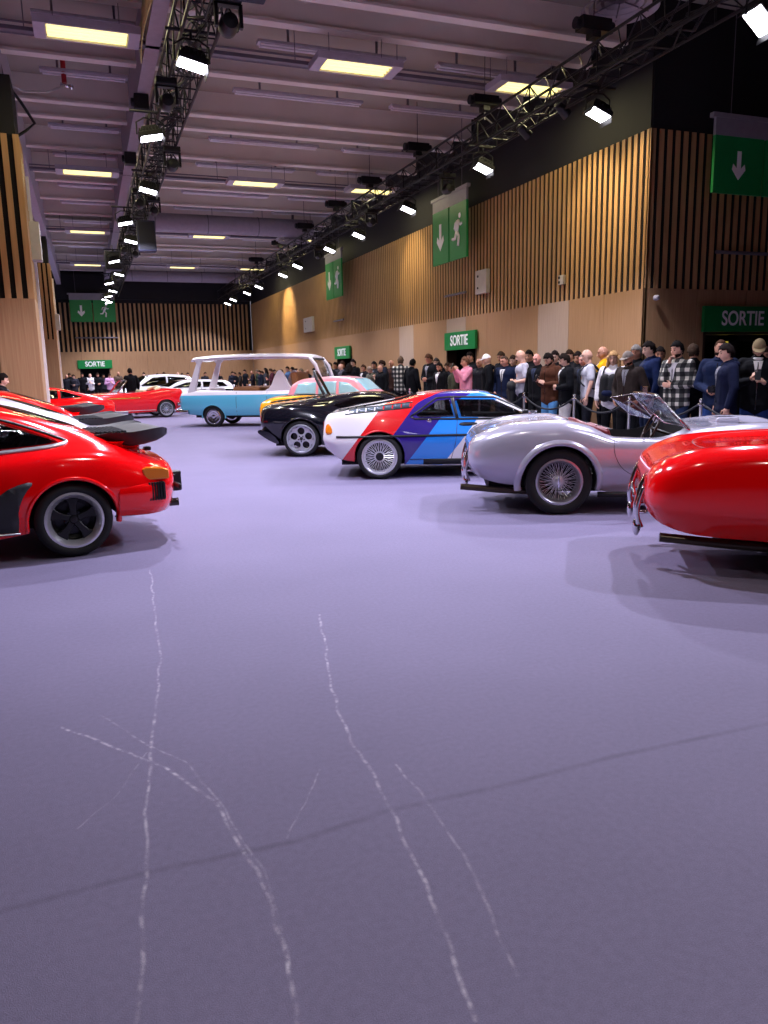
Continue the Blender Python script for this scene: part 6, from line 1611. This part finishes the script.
PEOPLE = [
[8.95, 8.55, 1.85, 'phone', 225, 'jacket', '17181c', '3a5480', 'cap', '8a7a6a', 'man in taupe cap and black fleece-collared jacket, looking at phone at right edge', {'collar': 'e8e4dc', 'beard': 1, 'skin': 'c89a80'}],
[9.6, 9.04, 1.73, 'down', 210, 'jacket', '2458a8', '22242c', 'short', '2a1c14', 'person in bright blue jacket half hidden behind the capped man at right edge', {}],
[8.75, 9.07, 1.85, 'camera_low', 215, 'jacket', '1b2748', '34507a', 'shaved', '4a3020', 'shaven-headed bearded man in navy jacket holding a camera at his waist', {'beard': 1, 'skin': 'c8957a'}],
[8.4, 8.55, 1.77, 'down', 150, 'jacket', '161c38', '8a6c4c', 'short', '1c1412', 'man in navy padded jacket and brown trousers turned left before the side doorway', {'skin': 'd0a088'}],
[9.3, 10.21, 1.82, 'down', 60, 'jacket', '121216', '15161a', 'short', '3a2c22', 'man in black seen from behind between the plaid jacket and the navy jackets', {}],
[8.65, 9.83, 1.85, 'chin', 200, 'plaid', '', '2c3c60', 'short', '141210', 'man in black and cream plaid jacket with a hand to his mouth', {'skin': 'c89880', 'beard': 1}],
[9.5, 11.25, 1.81, 'down', 220, 'jacket', '4a4c50', '202228', 'short', '17110e', 'dark-haired person in grey coat behind the navy padded jacket', {}],
[8.95, 10.83, 1.89, 'down', 160, 'jacket', '1c2c58', '2a3858', 'short', '17110e', 'young man in navy hooded jacket facing left, hands down', {'skin': 'd8ac94'}],
[9.4, 11.74, 1.86, 'down', 190, 'jacket', '17181c', '202228', 'short', '77726c', 'grey-haired man in black standing behind the brown jacket', {}],
[8.4, 10.68, 1.735, 'pockets', 200, 'jacket', '3c322e', '17181c', 'cap', '8e8378', 'man in beige cap, glasses and dark brown jacket behind a rope post', {'beard': 1}],
[8.75, 11.56, 1.75, 'down', 215, 'jumper', 'e2dedf', '17181c', 'longhair', 'b08a5c', 'woman with long curly blonde hair in white jumper', {}],
[9.45, 12.77, 1.88, 'down', 150, 'jacket', 'e0a818', '22242c', 'bald', '', 'bald man with yellow jacket showing behind the blonde woman', {}],
[8.9, 12.51, 1.82, 'down', 150, 'tshirt', 'c8c8d0', '22242c', 'bald', '', 'bald man in pale grey t-shirt with backpack, head turned left', {'skin': 'd8a890'}],
[9.3, 13.23, 1.75, 'down', 190, 'jacket', '2a2a30', '202228', 'shaved', '8a8078', 'ruddy-faced older man peering from behind the black jacket', {'skin': 'd09080'}],
[9.6, 13.84, 1.8, 'down', 200, 'jacket', '1a1a1e', '1a1a1e', 'short', '1a1210', 'dark head showing far behind beside the bald man', {}],
[9.75, 14.37, 1.85, 'down', 200, 'jacket', '2c2c30', '1a1a1e', 'short', '2a1c14', 'brown-haired head showing behind the black jacket with white collar', {}],
[8.6, 12.79, 1.75, 'clasp', 160, 'jacket', '101116', 'd8d4d0', 'short', '1c1410', 'dark-haired man in black jacket with white inner collar, hands together', {'collar': 'e8e4e0', 'skin': 'd0a088'}],
[9.5, 14.56, 1.84, 'down', 210, 'jacket', '18181c', '1a1a1e', 'short', '1a1210', 'dark-haired head behind the brown jacket', {}],
[8.65, 13.42, 1.79, 'phone', 190, 'jacket', '5e3826', '6f96c8', 'short', '17110e', 'bearded man in rust brown jacket and light blue jeans holding up a phone', {'beard': 1, 'skin': 'c89880'}],
[8.9, 14.31, 1.79, 'down', 200, 'jacket', '121216', '17181c', 'bald', '', 'bald man in black with flushed face left of the brown jacket', {'skin': 'd09080'}],
[9.6, 15.77, 1.89, 'down', 200, 'jacket', '15151a', '1a1a1e', 'short', '14100e', 'black-haired head behind the bald man in the grey t-shirt', {}],
[8.9, 14.91, 1.89, 'clasp', 160, 'tshirt', 'b4b2be', '22242c', 'bald', '', 'tall bald man in grey t-shirt facing left with a jacket over his arm', {'skin': 'd8a890'}],
[9.6, 16.49, 1.79, 'down', 200, 'jacket', '24262c', '1a1a1e', 'short', '2a2018', 'head of a visitor behind the balding man in navy coat', {}],
[8.95, 15.74, 1.78, 'pockets', 205, 'jacket', '1a2340', '202430', 'shaved', '4a3a30', 'stout balding man in open navy coat looking down', {'skin': 'c88c74'}],
[9.75, 17.33, 1.9, 'down', 190, 'jacket', '1a1a1e', '1a1a1e', 'short', '3a2c20', 'brown-haired man in dark jacket between the white cap and the navy coat', {}],
[8.7, 16.12, 1.82, 'down', 150, 'jacket', '0e0f14', '17181c', 'cap', 'ece8e4', 'man in white cap and black padded jacket turned left', {}],
[9.5, 18.04, 1.76, 'down', 200, 'jacket', '2a2a30', '1a1a1e', 'bald', '', 'bald head behind the white cap', {}],
[9.6, 18.74, 1.93, 'down', 200, 'jacket', '22242a', '1a1a1e', 'short', '17110e', 'tall dark-haired man at the back before the dark doorway', {}],
[8.8, 17.45, 1.78, 'face_phone', 175, 'jumper', 'e493a8', '22242c', 'short', '6a4a38', 'person in pink hooded top holding a phone up to the face', {}],
[8.9, 18.39, 1.63, 'down', 150, 'jacket', '4a4e3c', '22242c', 'short', '3a281c', 'man in olive green jacket turned left', {}],
[9.5, 19.95, 1.67, 'down', 200, 'jacket', '2a2a30', '1a1a1e', 'short', '3a281c', 'short visitor half hidden behind the olive jacket', {}],
[8.8, 18.97, 1.67, 'down', 200, 'jacket', '15161a', 'e0dcdc', 'short', '17110e', 'short bearded man in black jacket over white shirt', {'beard': 1, 'collar': 'e8e8ea'}],
[9.6, 20.91, 1.82, 'down', 210, 'jacket', '1c1c22', '1a1a1e', 'short', '3a3430', 'head behind the short bearded man', {}],
[9.0, 20.06, 1.93, 'clasp', 200, 'jacket', '1c1e22', '22242c', 'short', '4a3020', 'tall brown-haired man in black jacket with hands together', {}],
[9.0, 21.37, 1.81, 'down', 20, 'jacket', '0e0f14', '17181c', 'short', '100c0a', 'dark-haired person in long black coat seen from behind', {}],
[9.0, 22.27, 1.9, 'face_phone', 60, 'plaid', '', '17181c', 'short', '5a4838', 'person in black and white checked shirt seen from behind', {}],
[9.65, 24.65, 1.84, 'down', 200, 'jacket', '4a3028', '1a1a1e', 'bald', '', 'bald man in brown jacket left of the checked shirt', {}],
[9.1, 23.96, 1.84, 'phone', 160, 'jacket', '22283a', '1a1a1e', 'short', '2a1a12', 'man in dark blue top left of the bald brown-jacketed man', {}],
[8.6, 22.95, 1.67, 'down', 200, 'jacket', '15161a', '1a1a1e', 'bald', '', 'shorter balding man in black before the blue top', {}],
[9.4, 25.66, 1.81, 'down', 200, 'jacket', '2a2c34', '1a1a1e', 'short', '14100e', 'dark-haired man with pale face beyond the camouflage jacket', {}],
[8.8, 24.39, 1.65, 'phone', 200, 'jacket', '6a6458', '22242c', 'short', '8a7868', 'person in mottled grey-green jacket bending over a phone', {}],
[9.2, 26.23, 1.71, 'down', 200, 'jacket', '1a1a20', '1a1a1e', 'short', '3a281c', 'person in dark jacket right of the large black coat', {}],
[9.3, 27.66, 1.92, 'down', 200, 'jacket', '0e0e12', '1a1a1e', 'short', '1a1210', 'man in black with raised collar, tallest left of the dark doorway', {}],
[8.8, 26.71, 1.77, 'down', 60, 'jacket', '0c0c10', '0e0e12', 'longhair', '14100e', 'large person in black coat seen from behind by the pink car', {}],
[9.5, 29.59, 1.89, 'down', 200, 'jacket', '2a2a2e', '1a1a1e', 'short', '3a2a20', 'visitor behind the bald man in grey by the pink car', {}],
[8.9, 27.91, 1.78, 'down', 160, 'jacket', '6c6a72', '1a1a1e', 'bald', '', 'bald man in grey top by the pink car', {}],
[9.4, 30.2, 1.86, 'down', 200, 'jacket', '50505a', '1a1a1e', 'short', '17110e', 'dark-haired visitor in grey by the pink car', {}],
[9.0, 29.71, 1.85, 'down', 200, 'jacket', '32323a', '1a1a1e', 'short', '4a3828', 'visitor in charcoal beside the canopy windscreen pillar', {}],
[9.0, 47.6, 1.71, 'down', 200, 'jacket', '1a1c22', '1a1a20', 'short', '17110e', None, {'far': 1, 'col': 'black'}],
[9.3, 46.8, 1.65, 'phone', 163, 'jacket', '2a2430', '1a1a20', 'bald', '3a281c', None, {'far': 1, 'col': 'dark plum'}],
[9.6, 46.75, 1.7, 'clasp', 176, 'jacket', '3a4a3a', '1a1a20', 'short', '6a5a4a', None, {'far': 1, 'col': 'green'}],
[9.0, 43.19, 1.63, 'down', 189, 'jacket', '22283a', '1a1a20', 'short', '2a1c14', None, {'far': 1, 'col': 'navy'}],
[9.3, 42.98, 1.76, 'down', 152, 'jacket', '4a4a52', '1a1a20', 'longhair', '17110e', None, {'far': 1, 'col': 'grey'}],
[9.0, 40.2, 1.72, 'phone', 165, 'jacket', '5a2a3a', '1a1a20', 'short', '3a281c', None, {'far': 1, 'col': 'maroon'}],
[9.0, 38.66, 1.6, 'clasp', 178, 'jacket', '1c1c20', '1a1a20', 'short', '6a5a4a', None, {'far': 1, 'col': 'black'}],
[9.3, 37.88, 1.78, 'down', 191, 'jacket', '6a7aa8', '1a1a20', 'short', '2a1c14', None, {'far': 1, 'col': 'light blue'}],
[9.6, 38.06, 1.75, 'down', 154, 'jacket', 'b8b8c0', '1a1a20', 'short', '17110e', None, {'far': 1, 'col': 'pale grey'}],
[9.0, 34.86, 1.68, 'phone', 167, 'jacket', '2c3440', '1a1a20', 'cap', '3a281c', None, {'far': 1, 'col': 'dark blue'}],
[9.3, 35.19, 1.67, 'clasp', 180, 'jacket', '7a6a5a', '1a1a20', 'short', '6a5a4a', None, {'far': 1, 'col': 'brown'}],
[9.6, 35.25, 1.62, 'down', 193, 'jacket', '14161a', '1a1a20', 'bald', '2a1c14', None, {'far': 1, 'col': 'black'}],
[9.0, 31.92, 1.65, 'down', 156, 'jacket', '8a8a92', '1a1a20', 'short', '17110e', None, {'far': 1, 'col': 'light grey'}],
[9.3, 32.35, 1.69, 'phone', 169, 'jacket', '50303a', '1a1a20', 'short', '3a281c', None, {'far': 1, 'col': 'wine-red'}],
[9.6, 32.61, 1.71, 'clasp', 182, 'jacket', '303848', '1a1a20', 'longhair', '6a5a4a', None, {'far': 1, 'col': 'slate blue'}],
[8.51, 48.3, 1.56, 'down', 195, 'jacket', '18181c', '1a1a20', 'short', '2a1c14', None, {'far': 1, 'col': 'black'}],
[8.81, 48.3, 1.56, 'down', 158, 'jacket', '403a36', '1a1a20', 'short', '17110e', None, {'far': 1, 'col': 'dark brown'}],
[9.6, 45.22, 1.61, 'phone', 171, 'jacket', '262a30', '1a1a20', 'short', '3a281c', None, {'far': 1, 'col': 'charcoal'}],
[9.0, 37.91, 1.66, 'clasp', 184, 'jacket', '9a5058', '1a1a20', 'short', '6a5a4a', None, {'far': 1, 'col': 'rose'}],
[9.3, 40.77, 1.66, 'down', 197, 'jacket', '20242c', '1a1a20', 'cap', '2a1c14', None, {'far': 1, 'col': 'dark grey'}],
[-1.12, 46.5, 1.63, 'down', 300, 'jacket', '22242c', '1a1a20', 'bald', '17110e', None, {'back': 1, 'col': 'charcoal'}],
[-0.93, 47.7, 1.72, 'phone', 247, 'jacket', '1c1e24', '1a1a20', 'short', '3a281c', None, {'back': 1, 'col': 'black'}],
[-0.72, 46.5, 1.62, 'clasp', 254, 'jacket', '3c3c48', '1a1a20', 'short', '2a1c14', None, {'back': 1, 'col': 'grey'}],
[-0.29, 46.5, 1.69, 'down', 261, 'jacket', '18181c', '1a1a20', 'short', '17110e', None, {'back': 1, 'col': 'black'}],
[0.13, 46.5, 1.67, 'phone', 268, 'jacket', 'e0dce0', '1a1a20', 'bald', '3a281c', None, {'back': 1, 'col': 'white'}],
[0.52, 46.5, 1.68, 'clasp', 275, 'jacket', '14141a', '1a1a20', 'short', '2a1c14', None, {'back': 1, 'col': 'black'}],
[0.82, 47.7, 1.6, 'down', 282, 'jacket', '2a2a34', '1a1a20', 'short', '17110e', None, {'back': 1, 'col': 'dark blue'}],
[1.13, 46.5, 1.63, 'phone', 289, 'jacket', 'c89ac0', '1a1a20', 'short', '3a281c', None, {'back': 1, 'col': 'lilac'}],
[1.65, 47.7, 1.74, 'clasp', 296, 'jacket', '6a5648', '1a1a20', 'bald', '2a1c14', None, {'back': 1, 'col': 'brown'}],
[3.01, 46.5, 1.65, 'down', 243, 'jacket', 'dcd8da', '1a1a20', 'short', '17110e', None, {'back': 1, 'col': 'white'}],
[3.75, 46.5, 1.61, 'phone', 250, 'jacket', '5a5a62', '1a1a20', 'short', '3a281c', None, {'back': 1, 'col': 'grey'}],
[4.22, 47.7, 1.66, 'clasp', 257, 'jacket', '15151a', '1a1a20', 'short', '2a1c14', None, {'back': 1, 'col': 'black'}],
[4.88, 46.5, 1.64, 'down', 264, 'jacket', '2a1c20', '1a1a20', 'bald', '17110e', None, {'back': 1, 'col': 'wine-red'}],
[5.25, 47.7, 1.6, 'phone', 271, 'jacket', '1a1c24', '1a1a20', 'short', '3a281c', None, {'back': 1, 'col': 'navy'}],
[5.44, 46.5, 1.6, 'clasp', 278, 'jacket', '1a1a1e', '1a1a20', 'short', '2a1c14', None, {'back': 1, 'col': 'black'}],
[6.59, 47.7, 1.6, 'down', 285, 'jacket', '30303a', '1a1a20', 'short', '17110e', None, {'back': 1, 'col': 'charcoal'}],
[7.24, 46.5, 1.6, 'phone', 292, 'jacket', '16161c', '1a1a20', 'bald', '3a281c', None, {'back': 1, 'col': 'black'}],
[8.2, 47.62, 1.62, 'clasp', 299, 'jacket', '2c3040', '1a1a20', 'short', '2a1c14', None, {'back': 1, 'col': 'navy'}],
[1.535, 31.5, 1.77, 'down', 100, 'jacket', '101014', '101014', 'short', '17110e', 'person in dark suit standing alone behind the red open car', {}],
[-1.44, 15.3, 1.58, 'down', 0, 'jacket', '121218', '16161c', 'short', '17110e', 'person in black at the extreme left edge by the pilaster', {}]]

SKINS = ['c99a82', 'b98468', 'd6ab94', 'c08a70', 'a8765c']
SHARP = None
def put(me, nm, mat, parent, M4=None):
    o = bpy.data.objects.new(nm, me); COL.objects.link(o); o.parent = parent
    if not me.materials: me.materials.append(mat)
    o.material_slots[0].link = 'OBJECT'; o.material_slots[0].material = mat
    if M4 is not None: o.matrix_local = M4
    return o
RANKS = {}
def person(i, x, y, hgt, pose, face, top, tc, leg, hair, hc, label, k):
    p = POSES[pose]; t = empty('person', (x, y, 0), R(face)); s = hgt / 1.76; t.scale = (s * (1.06 if 'stout' in (label or '') else 1), s * (1.12 if 'stout' in (label or '') else 1), s)
    sk = skin(k.get('skin', SKINS[i % 5]))
    put(BODY[pose], 'body', sk, t)
    tm = plaid() if top == 'plaid' else cloth(tc)
    put(TEE[pose] if top == 'tshirt' else TOPM[pose], {'tshirt': 'tshirt', 'jumper': 'jumper'}.get(top, 'jacket'), tm, t)
    put(TROU, 'trousers', cloth(leg), t)
    for q in (-1, 1): put(SHOE[q], 'shoe', cloth(['1a1a1c', 'c8c4c0', '2a2420'][i % 3]), t)
    rt = headrot(p); piv = Vector((0, 0, 1.56)); H = Matrix.Translation(piv + rt @ (HC - piv)) @ rt.to_4x4()
    if hair != 'bald': put(HAIRM[hair], {'cap': 'cap', 'shaved': 'cropped_hair'}.get(hair, 'hair'), (cloth if hair == 'cap' else hairm)(hc), t, H)
    if k.get('beard'): put(HAIRM['beard'], 'beard', hairm('2a1d16'), t, H)
    if y < 30:
        for e_ in EYES: put(e_, 'eye', M('eye_dark', '1c1614', .2, vary=0), t, H)
        put(BROW, 'eyebrows', hairm('2a1d16'), t, H)
    if top in ('jacket', 'plaid') and y < 30:
        put(ZIP[pose], 'zip', M('phone_black', '101014', .2, vary=0), t)
        if i % 2 or k.get('collar'): put(SHIRT[pose], 'shirt_front', cloth(k.get('collar') or ['8a8a92', '3a4258', 'c8c4c4'][i % 3]), t)
    if top in ('jacket', 'plaid'): put(COLLAR, 'collar', cloth(k['collar']) if k.get('collar') else tm, t)
    if top in ('jumper',) or 'hood' in (label or '') or 'padded' in (label or ''): put(HOOD, 'hood', tm, t)
    tag(t, label, 'person', k.get('group', 'visitors standing behind the rope along the right wall'))
    return t, H
FARN = {}
heads = []
for i, q in enumerate(PEOPLE):
    x, y, hgt, pose, face, top, tc, leg, hair, hc, label, k = q
    if k.get('far'):
        key = ('far', k['col']); FARN[key] = FARN.get(key, 0) + 1
        j = FARN[key]; what = {'bald': 'bald', 'cap': 'capped', 'longhair': 'long-haired'}.get(hair, 'short-haired')
        label = '%s visitor in %s seen beneath the white canopy, %s of the distant row' % (what, k['col'], (ORD + ['far'] * 20)[i - 48] if i - 48 < 13 else ['fourteenth', 'fifteenth', 'sixteenth', 'seventeenth', 'eighteenth', 'nineteenth', 'twentieth'][i - 61])
        k = dict(k, group='distant visitors along the right wall')
    elif k.get('back'):
        FARN['b'] = FARN.get('b', 0) + 1; n_ = FARN['b']
        words = ['first', 'second', 'third', 'fourth', 'fifth', 'sixth', 'seventh', 'eighth', 'ninth', 'tenth', 'eleventh', 'twelfth', 'thirteenth', 'fourteenth', 'fifteenth', 'sixteenth', 'seventeenth', 'eighteenth']
        label = 'tiny visitor in %s before the far wall, %s from the left' % (k['col'], words[n_ - 1])
        k = dict(k, group='distant visitors along the far wall')
    heads.append((person(i, x, y, hgt, pose, face, top, tc, leg, hair, hc, label, k), q))

# things the visitors hold or wear
def held(nm, i, mb, mat, label, cat, grp=None, parts=()):
    """built in the visitor's own frame, then placed in the world as a thing of its own"""
    (t, H), q = heads[i]; Mx = Matrix.Translation(t.location) @ Matrix.Rotation(t.rotation_euler.z, 4, 'Z') @ Matrix.Diagonal((*t.scale, 1))
    o = mb.build(nm, [mat], bevel=.003); o.matrix_world = Mx; tag(o, label, cat, grp)
    for n2, m2, mt in parts: m2.build(n2, [mt], o)
    return o
PH = M('phone_black', '101014', .2, vary=0)
def phone(i, at, label):
    a = Vector(at); rt = Matrix.Rotation(R(-30), 3, 'Y')
    held('phone', i, MB().box(a - Vector((.006, .037, .075)), a + Vector((.006, .037, .075)), rt), PH, label, 'phone', 'phones held by visitors', [('phone_camera', MB().box(a + Vector((.006, -.03, .035)), a + Vector((.010, -.005, .065)), rt, a), M('chrome'))])
phone(0, (.37, 0, 1.27), 'dark phone held by the capped man at the right edge')
phone(18, (.37, 0, 1.27), 'dark phone held by the man in rust brown jacket')
phone(28, (.36, 0, 1.56), 'phone held up by the person in the pink hooded top')
cm = held('camera', 2, MB().box((.30, -.065, 1.03), (.36, .065, 1.12)).box((.31, -.02, 1.12), (.35, .02, 1.135)), PH, 'small black camera held by the bearded man in navy jacket', 'camera', None, [('lens', MB().cyl((.36, 0, 1.07), (.41, 0, 1.07), .034, n=18), PH)])
# backpacks
def backpack(i, front, c, label):
    x = .22 if front else -.22; sgn = 1 if front else -1
    mb = MB(); caps(mb, (x, -.07, .98), (x, -.07, 1.28), .11, .09); caps(mb, (x, .07, .98), (x, .07, 1.28), .11, .09)
    me = remesh_obj(mb, .012, 1, 4); (t, H), q = heads[i]
    o = bpy.data.objects.new('backpack', me); COL.objects.link(o); me.materials.append(cloth(c))
    o.matrix_world = Matrix.Translation(t.location) @ Matrix.Rotation(t.rotation_euler.z, 4, 'Z') @ Matrix.Diagonal((*t.scale, 1)); tag(o, label, 'backpack', 'backpacks of the visitors')
    for s in (-1, 1): MB().tube(chaikin([(x, s * .12, 1.33), (x * .2, s * .13, 1.53), (-x * .8, s * .13, 1.38), (-x * .7, s * .15, 1.1), (x * .8, s * .17, 1.02)], 2, False), .014, 6).build('shoulder_strap', [cloth('3a3c44')], o, smooth=True)
    mb = MB(); caps(mb, (x + sgn * .09, -.05, 1.03), (x + sgn * .09, .05, 1.03), .05, .05); mb.build('front_pocket', [cloth(c)], o, smooth=True)
backpack(10, True, '1c2444', 'navy backpack held before the woman in white jumper')
backpack(12, False, '34363c', 'dark grey backpack on the bald man in pale grey t-shirt')
mb = MB(); caps(mb, (.28, .20, 1.10), (.26, .08, 1.13), .10, .10); caps(mb, (.28, .14, 1.05), (.27, .16, .70), .12, .09, (.6, 1)); caps(mb, (.30, .06, 1.0), (.30, .05, .85), .07, .05)
me = remesh_obj(mb, .012, 1, 5); me.materials.append(cloth('3c3e46')); (t, H), q = heads[21]
o = bpy.data.objects.new('folded_jacket', me); COL.objects.link(o); o.matrix_world = Matrix.Translation(t.location) @ Matrix.Rotation(t.rotation_euler.z, 4, 'Z'); tag(o, 'dark grey hooded jacket hanging over the tall bald man\'s arm', 'jacket')
# glasses of the man in the beige cap
(t, H), q = heads[9]
mb = MB()
for s in (-1, 1): mb.tube([Vector((.099, s * .031 + .019 * math.cos(a), .012 + .014 * math.sin(a))) for a in [k * PI / 6 for k in range(12)]], .002, 5, closed=True).tube([(.097, s * .05, .016), (.06, s * .079, .016), (.0, s * .08, .018)], .002, 5)
mb.tube([(.101, -.012, .014), (.101, .012, .014)], .002, 5); o = mb.build('glasses', [M('phone_black')], t); o.matrix_local = H
